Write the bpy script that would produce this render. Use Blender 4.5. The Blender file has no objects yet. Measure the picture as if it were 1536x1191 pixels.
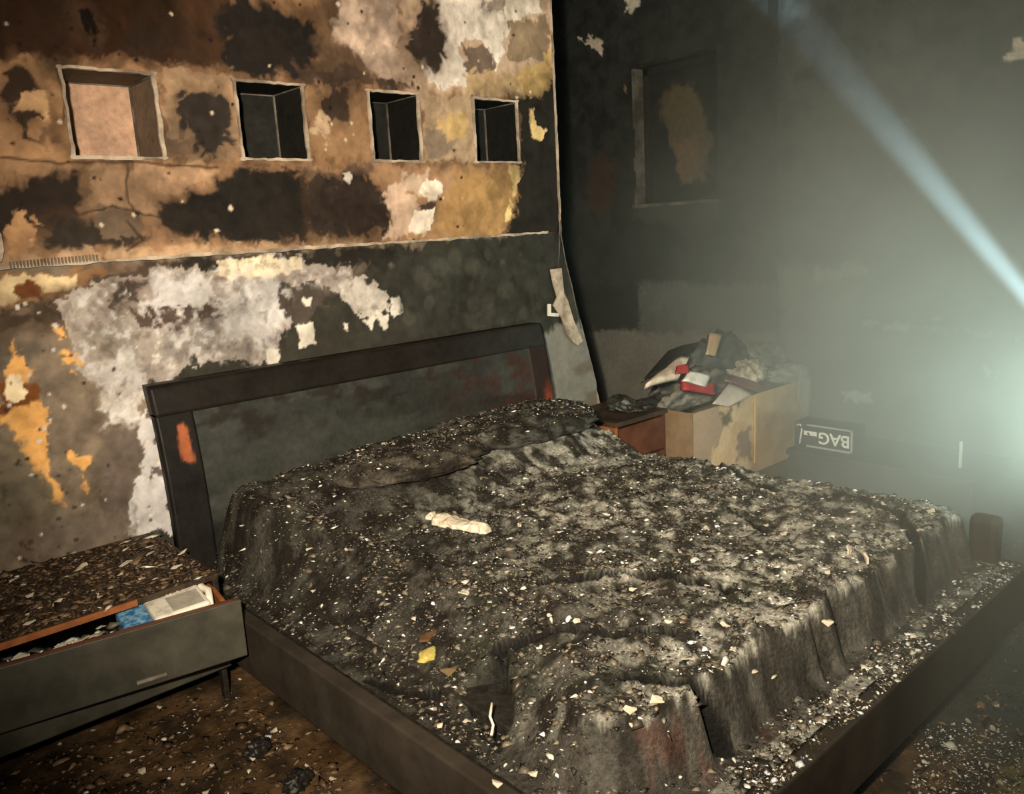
import bpy, bmesh, math
import numpy as np
from mathutils import Matrix, Vector

# ------------------------------------------------------------------ camera, world, lights, exposure
scn = bpy.context.scene
COL = scn.collection
F, CX, CY, EYE = 1258.0, 768.0, 595.5, 1.45

def _v(x, y):
    return np.array([(x-CX)/F, -(y-CY)/F, -1.0])
_X = _v(2190, 260); _X /= np.linalg.norm(_X)
_Y = _v(-390, 407); _Y -= _X*(_X@_Y); _Y /= np.linalg.norm(_Y)
ROT = np.array([_X, _Y, np.cross(_X, _Y)])
EYEP = np.array([0.0, 0.0, EYE])

def at(x, y, ax, val):
    """measured point of the photograph -> world point on the plane axis=val"""
    d = ROT @ _v(x, y)
    return EYEP + d*((val-EYEP[ax])/d[ax])

camd = bpy.data.cameras.new('camera'); cam = bpy.data.objects.new('camera', camd); COL.objects.link(cam)
M4 = Matrix.Identity(4)
for i in range(3):
    for j in range(3):
        M4[i][j] = ROT[i][j]
M4[2][3] = EYE
cam.matrix_world = M4
camd.sensor_width = 36.0; camd.lens = F/1536*36; camd.clip_start = 0.02
scn.camera = cam

scn.view_settings.view_transform = 'Standard'
scn.view_settings.look = 'None'
scn.view_settings.gamma = 1.0
scn.view_settings.use_curve_mapping = False
scn.view_settings.exposure = 0.0

w = bpy.data.worlds.new('world'); scn.world = w; w.use_nodes = True
bg = w.node_tree.nodes['Background']; bg.inputs[0].default_value = (0.6, 0.62, 0.55, 1); bg.inputs[1].default_value = 0.012

def aim(o, target):
    d = Vector(target)-o.location
    o.rotation_euler = d.to_track_quat('-Z', 'Y').to_euler()

def lamp(name, kind, loc, energy, color, target=None, **kw):
    l = bpy.data.lights.new(name, kind); l.energy = energy; l.color = color
    for k, v in kw.items():
        setattr(l, k, v)
    o = bpy.data.objects.new(name, l); COL.objects.link(o); o.location = loc
    if target is not None:
        aim(o, target)
    return o

# photographer's torch, held beside the lens, aimed at the niches and the bed head
lamp('photographer_torch', 'SPOT', (-0.12, 0.16, 1.62), 800, (1.0, 0.84, 0.62), (2.35, 2.4, 1.05),
     spot_size=math.radians(90), spot_blend=1.0, shadow_soft_size=0.04)
# second torch outside the frame on the right: lights smoke and the foot of the bed
TORCH2 = tuple(at(1770, 721, 0, 2.75))
lamp('helper_torch_glow', 'SPOT', TORCH2, 190, (0.82, 1.0, 0.90), (4.6, 2.5, 1.5),
     spot_size=math.radians(120), spot_blend=1.0, shadow_soft_size=0.06)
lamp('helper_torch_beam', 'SPOT', TORCH2, 7000, (0.62, 0.86, 1.0), tuple(at(1172, 0, 0, 4.75)),
     spot_size=math.radians(4.8), spot_blend=1.0, shadow_soft_size=0.012)

# ------------------------------------------------------------------ helpers
rng = np.random.default_rng(7)

def lin(c):
    c = np.asarray(c, float)/255.0
    return np.where(c <= 0.04045, c/12.92, ((c+0.055)/1.055)**2.4)

WARM = np.array([1.0, 0.86, 0.66])
def alb(c, k=1.0):
    """colour read off the photo under the warm torch -> surface colour"""
    v = lin(c)*k/WARM
    return np.maximum(v*min(1.0, 0.82/v.max()), 0.004)

_tab = rng.random((256, 256))
def vnoise(x, y, seed=0):
    x = np.asarray(x, float)+seed*37.31; y = np.asarray(y, float)+seed*91.7
    xi = np.floor(x).astype(int); yi = np.floor(y).astype(int)
    fx = x-xi; fy = y-yi
    fx = fx*fx*(3-2*fx); fy = fy*fy*(3-2*fy)
    a = _tab[xi & 255, yi & 255]; b = _tab[(xi+1) & 255, yi & 255]
    c = _tab[xi & 255, (yi+1) & 255]; d = _tab[(xi+1) & 255, (yi+1) & 255]
    return (a*(1-fx)+b*fx)*(1-fy)+(c*(1-fx)+d*fx)*fy

def fbm(x, y, octv=4, seed=0):
    s = 0; amp = 0.5; tot = 0
    for o in range(octv):
        s = s+amp*vnoise(x*2**o, y*2**o, seed+o*3); tot += amp; amp *= 0.55
    return s/tot

def sstep(a, b, x):
    t = np.clip((x-a)/(b-a), 0, 1)
    return t*t*(3-2*t)

def sdf_poly(P, x, y):
    n = len(P); best = np.full(x.shape, 1e9); inside = np.zeros(x.shape, bool)
    for i in range(n):
        ax, ay = P[i]; bx, by = P[(i+1) % n]
        ex, ey = bx-ax, by-ay
        t = np.clip(((x-ax)*ex+(y-ay)*ey)/(ex*ex+ey*ey+1e-12), 0, 1)
        best = np.minimum(best, (x-ax-t*ex)**2+(y-ay-t*ey)**2)
        cond = ((ay > y) != (by > y))
        xi = ax+(y-ay)*ex/(ey if abs(ey) > 1e-9 else 1e-9)
        inside ^= cond & (x < xi)
    d = np.sqrt(best)
    return np.where(inside, -d, d)

def dist_line(P, x, y):
    best = np.full(x.shape, 1e9)
    for i in range(len(P)-1):
        ax, ay = P[i]; bx, by = P[i+1]
        ex, ey = bx-ax, by-ay
        t = np.clip(((x-ax)*ex+(y-ay)*ey)/(ex*ex+ey*ey+1e-12), 0, 1)
        best = np.minimum(best, (x-ax-t*ex)**2+(y-ay-t*ey)**2)
    return np.sqrt(best)

# ---- object builders
def prop(o, label=None, cat=None, group=None, kind=None):
    if label: o['label'] = label
    if cat: o['category'] = cat
    if group: o['group'] = group
    if kind: o['kind'] = kind
    return o

def link(name, me, mat=None, parent=None, smooth=False):
    o = bpy.data.objects.new(name, me); COL.objects.link(o)
    if mat is not None and not me.materials:
        me.materials.append(mat)
    if parent is not None:
        o.parent = parent
    if smooth:
        me.polygons.foreach_set('use_smooth', [True]*len(me.polygons))
    return o

def empty(name, loc=(0, 0, 0), rz=0.0):
    o = bpy.data.objects.new(name, None); COL.objects.link(o)
    o.location = loc; o.rotation_euler = (0, 0, rz); o.empty_display_size = 0.05
    return o

def fastmesh(name, verts, faces, cols=None):
    """verts (n,3), faces (m,k) constant k"""
    me = bpy.data.meshes.new(name)
    verts = np.asarray(verts, np.float32); faces = np.asarray(faces, np.int32)
    m, k = faces.shape
    me.vertices.add(len(verts)); me.vertices.foreach_set('co', verts.ravel())
    me.loops.add(m*k); me.loops.foreach_set('vertex_index', faces.ravel())
    me.polygons.add(m); me.polygons.foreach_set('loop_start', np.arange(0, m*k, k, dtype=np.int32))
    me.polygons.foreach_set('loop_total', np.full(m, k, np.int32))
    me.update(calc_edges=True)
    if cols is not None:
        a = me.color_attributes.new('paint', 'FLOAT_COLOR', 'POINT')
        c4 = np.ones((len(verts), 4), np.float32); c4[:, :3] = cols
        a.data.foreach_set('color', c4.ravel())
    return me

def gridfaces(nx, ny):
    i = np.arange(nx-1)[:, None]; j = np.arange(ny-1)[None, :]
    a = i*ny+j
    return np.stack([a, a+ny, a+ny+1, a+1], -1).reshape(-1, 4)

def bm_box(bm, x0, x1, y0, y1, z0, z1, bev=0.0):
    r = bmesh.ops.create_cube(bm, size=1.0)
    vs = r['verts']
    bmesh.ops.scale(bm, vec=(x1-x0, y1-y0, z1-z0), verts=vs)
    bmesh.ops.translate(bm, vec=((x0+x1)/2, (y0+y1)/2, (z0+z1)/2), verts=vs)
    if bev > 0:
        es = set()
        for v in vs:
            es.update(v.link_edges)
        bmesh.ops.bevel(bm, geom=list(es), offset=bev, segments=2, affect='EDGES', profile=0.6)

def box(name, b, mat, parent=None, bev=0.004):
    bm = bmesh.new(); bm_box(bm, *b, bev=bev)
    me = bpy.data.meshes.new(name); bm.to_mesh(me); bm.free()
    return link(name, me, mat, parent)

def prism(name, outline, thick, mat, parent=None, bev=0.0, axis='z'):
    """outline in (a,b); extruded along the third axis by thick"""
    bm = bmesh.new()
    f = bm.faces.new([bm.verts.new((p[0], p[1], 0)) for p in outline])
    r = bmesh.ops.extrude_face_region(bm, geom=[f])
    vs = [g for g in r['geom'] if isinstance(g, bmesh.types.BMVert)]
    bmesh.ops.translate(bm, vec=(0, 0, thick), verts=vs)
    if bev > 0:
        bmesh.ops.bevel(bm, geom=list(bm.edges), offset=bev, segments=1, affect='EDGES')
    bmesh.ops.recalc_face_normals(bm, faces=list(bm.faces))
    if axis == 'x':      # (a,b)->(y,z), extrude x
        for v in bm.verts: v.co = Vector((v.co.z, v.co.x, v.co.y))
    elif axis == 'y':    # (a,b)->(x,z), extrude y
        for v in bm.verts: v.co = Vector((v.co.x, v.co.z, v.co.y))
        bmesh.ops.recalc_face_normals(bm, faces=list(bm.faces))
    me = bpy.data.meshes.new(name); bm.to_mesh(me); bm.free()
    return link(name, me, mat, parent)

def tube(name, pts, r, mat, parent=None, n=6):
    pts = [Vector(p) for p in pts]; vs = []; fs = []
    for i, p in enumerate(pts):
        t = (pts[min(i+1, len(pts)-1)]-pts[max(i-1, 0)]).normalized()
        u = t.cross(Vector((0.3, 0.2, 0.9))).normalized(); v = t.cross(u)
        for k in range(n):
            a = 2*math.pi*k/n
            vs.append(p+(u*math.cos(a)+v*math.sin(a))*r)
    for i in range(len(pts)-1):
        for k in range(n):
            fs.append((i*n+k, i*n+(k+1) % n, (i+1)*n+(k+1) % n, (i+1)*n+k))
    me = bpy.data.meshes.new(name); me.from_pydata(vs, [], fs+[tuple(range(n))[::-1], tuple(range(len(vs)-n, len(vs)))])
    return link(name, me, mat, parent, True)

# ---- materials
def newmat(name):
    m = bpy.data.materials.new(name); m.use_nodes = True
    nt = m.node_tree; b = nt.nodes['Principled BSDF']
    return m, nt, b

def N(nt, typ, **kw):
    n = nt.nodes.new(typ)
    for k, v in kw.items():
        if isinstance(v, (int, float, tuple, str, bool)) and hasattr(n, k):
            setattr(n, k, v)
    return n

def texcoord(nt, space='Object'):
    return nt.nodes.new('ShaderNodeTexCoord').outputs[space]

def noise(nt, vec, scale, detail=4, rough=0.6):
    n = nt.nodes.new('ShaderNodeTexNoise'); n.inputs['Scale'].default_value = scale
    n.inputs['Detail'].default_value = detail; n.inputs['Roughness'].default_value = rough
    nt.links.new(vec, n.inputs['Vector']); return n

def ramp(nt, fac, stops):
    r = nt.nodes.new('ShaderNodeValToRGB')
    el = r.color_ramp.elements
    while len(el) < len(stops): el.new(0.5)
    for e, (p, c) in zip(el, stops):
        e.position = p; e.color = (*c, 1) if len(c) == 3 else c
    nt.links.new(fac, r.inputs[0]); return r

def bump(nt, b, height, strength=0.4, dist=0.01):
    n = nt.nodes.new('ShaderNodeBump'); n.inputs['Strength'].default_value = strength
    n.inputs['Distance'].default_value = dist
    nt.links.new(height, n.inputs['Height']); nt.links.new(n.outputs[0], b.inputs['Normal'])

def mixrgb(nt, mode, fac, a, b_):
    m = nt.nodes.new('ShaderNodeMix'); m.data_type = 'RGBA'; m.blend_type = mode
    if isinstance(fac, (int, float)): m.inputs[0].default_value = fac
    else: nt.links.new(fac, m.inputs[0])
    for s, i in ((a, 6), (b_, 7)):
        if isinstance(s, (tuple, list, np.ndarray)): m.inputs[i].default_value = (*s[:3], 1)
        else: nt.links.new(s, m.inputs[i])
    return m.outputs[2]

def mat_painted(name, rough=(0.6, 0.95), grain=60, var=0.35, bumps=0.35, bdist=0.006, spec=0.35):
    """uses the mesh's colour attribute (stains, layers) broken up with fine grain"""
    m, nt, b = newmat(name)
    at_ = nt.nodes.new('ShaderNodeAttribute'); at_.attribute_name = 'paint'
    tc = texcoord(nt)
    n1 = noise(nt, tc, grain, 6, 0.7); n2 = noise(nt, tc, grain*0.14, 5, 0.65)
    lo, hi = 1-var, 1+var
    r1 = ramp(nt, n1.outputs[0], [(0.3, (lo,)*3), (0.72, (hi,)*3)])
    r2 = ramp(nt, n2.outputs[0], [(0.3, (lo,)*3), (0.7, (hi,)*3)])
    c = mixrgb(nt, 'MULTIPLY', 1.0, at_.outputs[0], r1.outputs[0])
    c = mixrgb(nt, 'MULTIPLY', 0.8, c, r2.outputs[0])
    nt.links.new(c, b.inputs['Base Color'])
    rr = ramp(nt, n2.outputs[0], [(0.3, (rough[0],)*3), (0.7, (rough[1],)*3)])
    nt.links.new(rr.outputs[0], b.inputs['Roughness'])
    b.inputs['Specular IOR Level'].default_value = spec
    bump(nt, b, n1.outputs[0], bumps, bdist)
    return m

def mat_char(name, dark, light, scale=30, rough=0.5, spec=0.4, bumps=0.4, lo=0.4, hi=0.75):
    m, nt, b = newmat(name)
    tc = texcoord(nt)
    n = noise(nt, tc, scale, 7, 0.65)
    r = ramp(nt, n.outputs[0], [(lo, tuple(dark)), (hi, tuple(light))])
    nt.links.new(r.outputs[0], b.inputs['Base Color'])
    n2 = noise(nt, tc, scale*4, 4, 0.6)
    b.inputs['Roughness'].default_value = rough; b.inputs['Specular IOR Level'].default_value = spec
    bump(nt, b, n2.outputs[0], bumps, 0.004)
    return m

MAT = {}
MAT['wall'] = mat_painted('scorched_plaster', grain=22, var=0.16, bumps=0.2, spec=0.12)
MAT['farwall'] = mat_painted('sooty_plaster', grain=30, var=0.25, spec=0.12)
MAT['niche'] = mat_painted('niche_soot', grain=40, var=0.25, spec=0.12)
MAT['ash'] = mat_painted('burnt_bedding', rough=(0.45, 0.85), grain=90, var=0.6, bumps=0.9, bdist=0.012, spec=0.2)
MAT['debris'] = mat_painted('debris_chips', rough=(0.3, 0.7), grain=90, var=0.3, bumps=0.3, spec=0.5)
MAT['wood'] = mat_painted('charred_wood', rough=(0.4, 0.7), grain=40, var=0.25, bumps=0.15, spec=0.2)
MAT['bead'] = mat_char('corner_bead_plaster', (0.22, 0.175, 0.13), (0.60, 0.50, 0.40), 9, 0.8, 0.2, lo=0.38, hi=0.6)
MAT['beadgrey'] = mat_char('sooty_metal_bead', (0.06, 0.055, 0.045), (0.3, 0.27, 0.22), 7, 0.6, 0.3)
MAT['ceiling'] = mat_char('sooty_ceiling', (0.012, 0.011, 0.01), (0.03, 0.028, 0.024), 4, 0.9, 0.2)
MAT['floor'] = mat_char('wet_burnt_floor', (0.012, 0.008, 0.005), (0.055, 0.038, 0.022), 9, 0.45, 0.5, 0.6)
MAT['rail'] = mat_char('bed_rail_laminate', (0.026, 0.021, 0.016), (0.050, 0.041, 0.032), 8, 0.6, 0.2, 0.1)
MAT['black'] = mat_char('charred_black', (0.008, 0.007, 0.006), (0.03, 0.027, 0.023), 40, 0.45, 0.5)
MAT['front'] = mat_char('grey_drawer_front', (0.035, 0.034, 0.026), (0.085, 0.08, 0.062), 6, 0.5, 0.4, 0.12)
MAT['orange'] = mat_char('exposed_orange_wood', (0.22, 0.075, 0.025), (0.42, 0.15, 0.05), 14, 0.6, 0.3, 0.15)
MAT['redwood'] = mat_char('red_brown_wood', (0.07, 0.025, 0.014), (0.16, 0.06, 0.03), 10, 0.5, 0.4, 0.15)
MAT['plaster'] = mat_char('pale_plaster', (0.30, 0.25, 0.18), (0.75, 0.68, 0.55), 30, 0.75, 0.3, 0.4, 0.3, 0.6)
MAT['white'] = mat_char('white_card', (0.45, 0.42, 0.36), (0.78, 0.74, 0.66), 18, 0.6, 0.3, 0.1, 0.3, 0.5)
MAT['blue'] = mat_char('blue_print', (0.03, 0.16, 0.38), (0.25, 0.5, 0.72), 50, 0.5, 0.4, 0.1, 0.45, 0.62)

# ------------------------------------------------------------------ left wall
YW = 3.10
ZL = 1.415           # lower edge of the built-out upper wall
XE = 3.16            # free end of that wall
ZC = 3.20            # ceiling
NICHES = [(0.88, 1.177), (1.472, 1.751), (2.054, 2.308), (2.622, 2.896)]
NZ0, NZ1 = 1.762, 2.038
ND = 0.23

class Canvas:
    def __init__(s, U, V, plane):
        s.U, s.V, s.plane = U, V, plane
        s.col = np.zeros((len(U), 3)); s.h = np.zeros(len(U))
        n1 = fbm(U*9, V*9, 4, 11)-0.5; n2 = fbm(U*9, V*9, 4, 23)-0.5
        m1 = fbm(U*45, V*45, 3, 31)-0.5; m2 = fbm(U*45, V*45, 3, 43)-0.5
        s.a, s.b, s.c, s.d = n1, n2, m1, m2
        s.t = fbm(U*14, V*14, 5, 57)
        s.r = fbm(U*24+3*n1, V*24+3*n2, 5, 67)-0.5
    def base(s, c0, c1, k=1.0):
        t = sstep(0.3, 0.7, s.t)[:, None]
        s.col[:] = alb(c0, k)*(1-t)+alb(c1, k)*t
    def uv(s, p):
        ax, val, iu, iv = s.plane
        q = at(p[0], p[1], ax, val); return (q[iu], q[iv])
    def paint(s, poly, c, soft=0.006, w=0.035, wf=0.012, op=1.0, h=0.0, tex=0.0, k=1.0, world=False, rag=None, halo=None):
        P = poly if world else [s.uv(p) for p in poly]
        us = [p[0] for p in P]; vs = [p[1] for p in P]; mg = soft*2+w+0.05
        idx = np.nonzero((s.U > min(us)-mg) & (s.U < max(us)+mg) & (s.V > min(vs)-mg) & (s.V < max(vs)+mg))[0]
        if len(idx) == 0: return
        x = s.U[idx]+w*s.a[idx]*2+wf*s.c[idx]*2; y = s.V[idx]+w*s.b[idx]*2+wf*s.d[idx]*2
        sd = sdf_poly(P, x, y)
        if rag is None: rag = 0.0 if world else (0.05 if soft > 0.0035 else 0.02)
        al = (1-sstep(-soft, soft, sd+rag*2*s.r[idx]))*op
        if halo is None: halo = (not world) and sum(c) < 185 and soft < 0.02 and s.plane[0] == 1
        if halo:
            ah = (1-sstep(-0.01, 0.075, sd+0.05*s.r[idx]))*0.55
            s.col[idx] = s.col[idx]*(1-ah[:, None])+alb((88, 62, 41))*ah[:, None]
        if tex: al = al*np.clip(1-tex*2.2*np.clip(s.t[idx]-0.42, 0, 1)*2, 0, 1)
        s.col[idx] = s.col[idx]*(1-al[:, None])+alb(c, k)*al[:, None]
        s.h[idx] = s.h[idx]*(1-al)+h*al
    def mottle(s, amt=0.5, soot=0.0):
        """weathered unevenness: smeared stains over every layer"""
        m = fbm(s.U*5+1.5*s.a, s.V*7+1.5*s.b, 5, 401)-0.5; f = fbm(s.U*30+2*s.a, s.V*22, 4, 411)-0.5
        s.col *= np.clip(1+amt*(2.0*m+1.1*f), 0.3, 1.7)[:, None]
        st = sstep(0.50, 0.72, fbm(s.U*3.3+s.b, s.V*3.9+s.a, 5, 421))*soot
        s.col[:] = s.col*(1-st[:, None])+alb((46, 36, 27))*st[:, None]
    def stroke(s, line, c, wid, soft=0.004, op=1.0, w=0.02):
        P = [s.uv(p) for p in line]
        x = s.U+w*s.a*2; y = s.V+w*s.b*2
        al = (1-sstep(wid-soft, wid+soft, dist_line(P, x, y)))*op
        s.col[:] = s.col*(1-al[:, None])+alb(c)*al[:, None]

def lines(a, b, step, exact=()):
    L = np.linspace(a, b, int(round((b-a)/step))+1)
    for e in exact:
        L[np.argmin(abs(L-e))] = e
    return L

# ---- upper wall with the niches
ux = np.concatenate([np.linspace(-1.2, 0.25, 60, endpoint=False), lines(0.25, XE, 0.0055, [v for n in NICHES for v in n])])
uz = lines(ZL, ZC, 0.0055, (NZ0, NZ1))
U, V = [g.ravel() for g in np.meshgrid(ux, uz, indexing='ij')]
cv = Canvas(U, V, (1, YW, 0, 2))
cv.base((112, 80, 52), (158, 114, 76))
T = cv.paint
T([(-400, -300), (345, -300), (340, 88), (250, 100), (100, 88), (0, 92), (-400, 92)], (56, 34, 19), 0.03)
T([(250, -200), (335, -200), (335, 95), (255, 95)], (76, 48, 28), 0.03)
T([(115, 20), (135, 25), (132, 55), (118, 50)], (26, 15, 8), 0.01)
T([(-60, 90), (62, 90), (62, 205), (105, 212), (105, 240), (-60, 240)], (168, 122, 80), 0.01)
T([(12, 110), (48, 108), (55, 140), (30, 175), (8, 150)], (58, 40, 27), 0.012)
T([(28, 150), (62, 138), (62, 170), (35, 172)], (208, 158, 105), 0.006, 0.01)
T([(35, 175), (45, 175), (42, 210), (36, 205)], (62, 44, 30), 0.006, 0.01)
T([(335, 15), (370, 2), (430, 15), (472, 40), (485, 88), (452, 112), (350, 118), (328, 92)], (38, 32, 26), 0.016, 0.03)
T([(480, -100), (600, -100), (610, 130), (490, 125), (480, 60)], (112, 82, 56), 0.04)
T([(510, -60), (592, -60), (602, 60), (622, 122), (580, 130), (540, 92), (505, 45)], (226, 186, 150), 0.02, 0.03, tex=0.3)
T([(590, -200), (850, -200), (840, 150), (600, 138)], (200, 160, 122), 0.03)
T([(625, -100), (700, -60), (757, -40), (757, 76), (746, 106), (728, 88), (722, 68), (690, 65), (704, 130), (650, 132), (638, 92), (662, 60)], (244, 216, 182), 0.004, 0.02, h=0.003)
T([(612, 48), (650, -10), (660, 40), (668, 84), (650, 102), (625, 92)], (56, 43, 33), 0.012, 0.03)
T([(694, 72), (726, 62), (742, 98), (722, 112), (700, 108)], (118, 94, 72), 0.006, 0.015)
T([(720, 0), (795, -15), (785, 22), (730, 26)], (160, 134, 108), 0.015)
T([(757, -30), (812, -30), (812, 16), (778, 30), (757, 62)], (234, 206, 170), 0.003, 0.015, h=0.003)
T([(762, 36), (822, 26), (824, 102), (800, 96), (764, 82)], (142, 114, 82), 0.008, 0.02)
T([(700, 114), (770, 106), (815, 90), (824, 138), (800, 150), (770, 144), (700, 140)], (194, 154, 104), 0.008)
T([(776, 108), (827, 80), (827, 128), (806, 150), (784, 147)], (210, 164, 98), 0.005, 0.015)
T([(780, 152), (800, 148), (832, 128), (850, 370), (745, 360), (768, 320), (776, 250), (779, 200)], (40, 36, 28), 0.005, 0.015, h=-0.003)
T([(792, 160), (800, 165), (806, 190), (820, 195), (812, 213), (800, 208), (796, 185)], (228, 184, 114), 0.003, 0.006, 0.006, h=0.003)
# piers between the niches
T([(243, 100), (352, 108), (364, 240), (246, 240)], (170, 132, 94), 0.008, 0.01)
T([(272, 138), (325, 133), (338, 160), (348, 222), (325, 236), (288, 224), (280, 180)], (52, 43, 34), 0.008, 0.02)
T([(246, 195), (285, 205), (275, 238), (250, 236)], (120, 92, 66), 0.006)
T([(456, 122), (550, 132), (558, 242), (466, 240)], (152, 112, 74), 0.01, 0.01)
T([(478, 142), (518, 138), (520, 170), (490, 178)], (66, 49, 37), 0.008, 0.02)
T([(465, 190), (480, 170), (500, 190), (490, 210)], (188, 152, 112), 0.006, 0.015)
T([(632, 136), (710, 145), (714, 246), (636, 243)], (184, 148, 108), 0.01, 0.01)
T([(640, 190), (690, 185), (685, 235), (640, 238)], (148, 120, 92), 0.01, 0.02)
T([(655, 175), (700, 165), (700, 200), (670, 215)], (200, 158, 98), 0.01, 0.02)
T([(452, 100), (550, 112), (620, 122), (620, 134), (548, 130), (452, 120)], (82, 60, 44), 0.012)
# strip under the niches
T([(-400, 242), (785, 246), (756, 358), (-400, 430)], (160, 118, 80), 0.01, 0.01)
T([(130, 252), (335, 248), (310, 276), (252, 300), (245, 328), (190, 320), (132, 328)], (190, 144, 102), 0.006)
T([(-400, 300), (0, 275), (60, 268), (110, 262), (126, 290), (122, 332), (60, 347), (-400, 370)], (44, 33, 25), 0.016, 0.025)
T([(58, 347), (80, 333), (130, 333), (200, 345), (218, 356), (150, 373), (68, 370)], (52, 42, 32), 0.016, 0.02)
T([(130, 316), (170, 304), (212, 320), (208, 352), (160, 352)], (124, 98, 72), 0.006, 0.02)
T([(8, 342), (30, 314), (62, 330), (62, 366), (20, 380)], (180, 130, 84), 0.006, 0.02)
T([(430, 246), (562, 248), (562, 276), (470, 272)], (114, 88, 64), 0.012)
T([(243, 306), (310, 286), (328, 262), (380, 249), (456, 260), (474, 300), (466, 357), (400, 364), (290, 357), (246, 342)], (37, 31, 24), 0.016, 0.025)
T([(468, 266), (560, 266), (582, 290), (584, 342), (540, 354), (468, 352)], (56, 43, 33), 0.014, 0.03)
T([(572, 288), (600, 268), (622, 290), (642, 352), (580, 354), (592, 320)], (206, 166, 130), 0.010, 0.02)
T([(600, 258), (642, 254), (642, 302), (610, 290)], (196, 160, 124), 0.010, 0.02)
T([(660, 300), (682, 254), (772, 250), (778, 290), (766, 332), (752, 356), (650, 354)], (168, 124, 73), 0.02, 0.02)
T([(628, 285), (640, 266), (664, 270), (667, 290), (645, 306)], (240, 212, 176), 0.003, 0.012, h=0.003)
T([(630, 306), (652, 296), (650, 316), (632, 318)], (62, 50, 38), 0.004, 0.01)
T([(614, 346), (625, 318), (650, 312), (648, 346), (632, 351)], (240, 212, 176), 0.003, 0.012, h=0.003)
T([(512, 258), (526, 258), (524, 270), (514, 268)], (236, 214, 184), 0.003, 0.005)
T([(760, 246), (781, 247), (779, 276), (771, 292)], (230, 186, 114), 0.003, 0.008)
T([(755, 332), (764, 300), (771, 308), (763, 330)], (230, 186, 114), 0.003, 0.008)
T([(-400, 400), (-400, 420), (200, 398), (560, 372), (560, 362), (200, 374), (0, 384)], (178, 138, 98), 0.012, 0.015)
cv.mottle(0.6, 0.45)
for ln in ([(190, 250), (192, 290), (200, 318), (240, 328)], [(36, 175), (34, 205), (60, 214)], [(125, 318), (170, 306), (212, 320)],
           [(0, 238), (110, 243), (330, 250)], [(90, 100), (96, 180)], [(190, 330), (215, 360), (190, 372)]):
    cv.stroke(ln, (48, 36, 26), 0.004, 0.004, 0.8)
for k in range(120):      # pits and spatter
    px, py = rng.uniform(0, 830), rng.uniform(0, 370)
    q = cv.uv((px, py)); r = rng.uniform(0.003, 0.010)
    P = [(q[0]+r*math.cos(a)*rng.uniform(.6, 1.3), q[1]+r*math.sin(a)*rng.uniform(.6, 1.3)) for a in np.arange(0, 6.2, 1.0)]
    T(P, (38, 28, 20) if rng.random() < 0.75 else (220, 190, 150), 0.003, 0.0, 0.004, world=True)
yy = YW-cv.h-0.004*(fbm(U*18, V*18, 4, 71)-0.5)
fc = gridfaces(len(ux), len(uz))
cxm = (ux[:-1]+ux[1:])/2; czm = (uz[:-1]+uz[1:])/2
gx, gz = [g.ravel() for g in np.meshgrid(cxm, czm, indexing='ij')]
keep = np.ones(len(fc), bool)
for a, b_ in NICHES:
    keep &= ~((gx > a) & (gx < b_) & (gz > NZ0) & (gz < NZ1))
me = fastmesh('wall_left', np.stack([U, yy, V], 1), fc[keep], cv.col)
wall_left = prop(link('wall_left', me, MAT['wall'], smooth=True), 'scorched peeling plaster wall with a row of four square niches', None, None, 'structure')
# body behind the face: free end and underside
box('wall_end', (XE-0.001, XE+0.012, YW+0.004, YW+0.42, ZL, ZC), MAT['ceiling'], wall_left, 0)

def colored_quadbox(name, quads, parent, mat, step=0.02):
    """list of (origin, du, dv, colourfn) painted sheets joined as one part"""
    vs = []; fs = []; cs = []; off = 0
    for o, du, dv, cf in quads:
        o, du, dv = map(np.array, (o, du, dv))
        nu = max(2, int(np.linalg.norm(du)/step)+1); nv = max(2, int(np.linalg.norm(dv)/step)+1)
        s, t = [g.ravel() for g in np.meshgrid(np.linspace(0, 1, nu), np.linspace(0, 1, nv), indexing='ij')]
        vs.append(o+s[:, None]*du+t[:, None]*dv); cs.append(cf(s, t)); fs.append(gridfaces(nu, nv)+off); off += nu*nv
    return link(name, fastmesh(name, np.concatenate(vs), np.concatenate(fs), np.concatenate(cs)), mat, parent)

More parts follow.
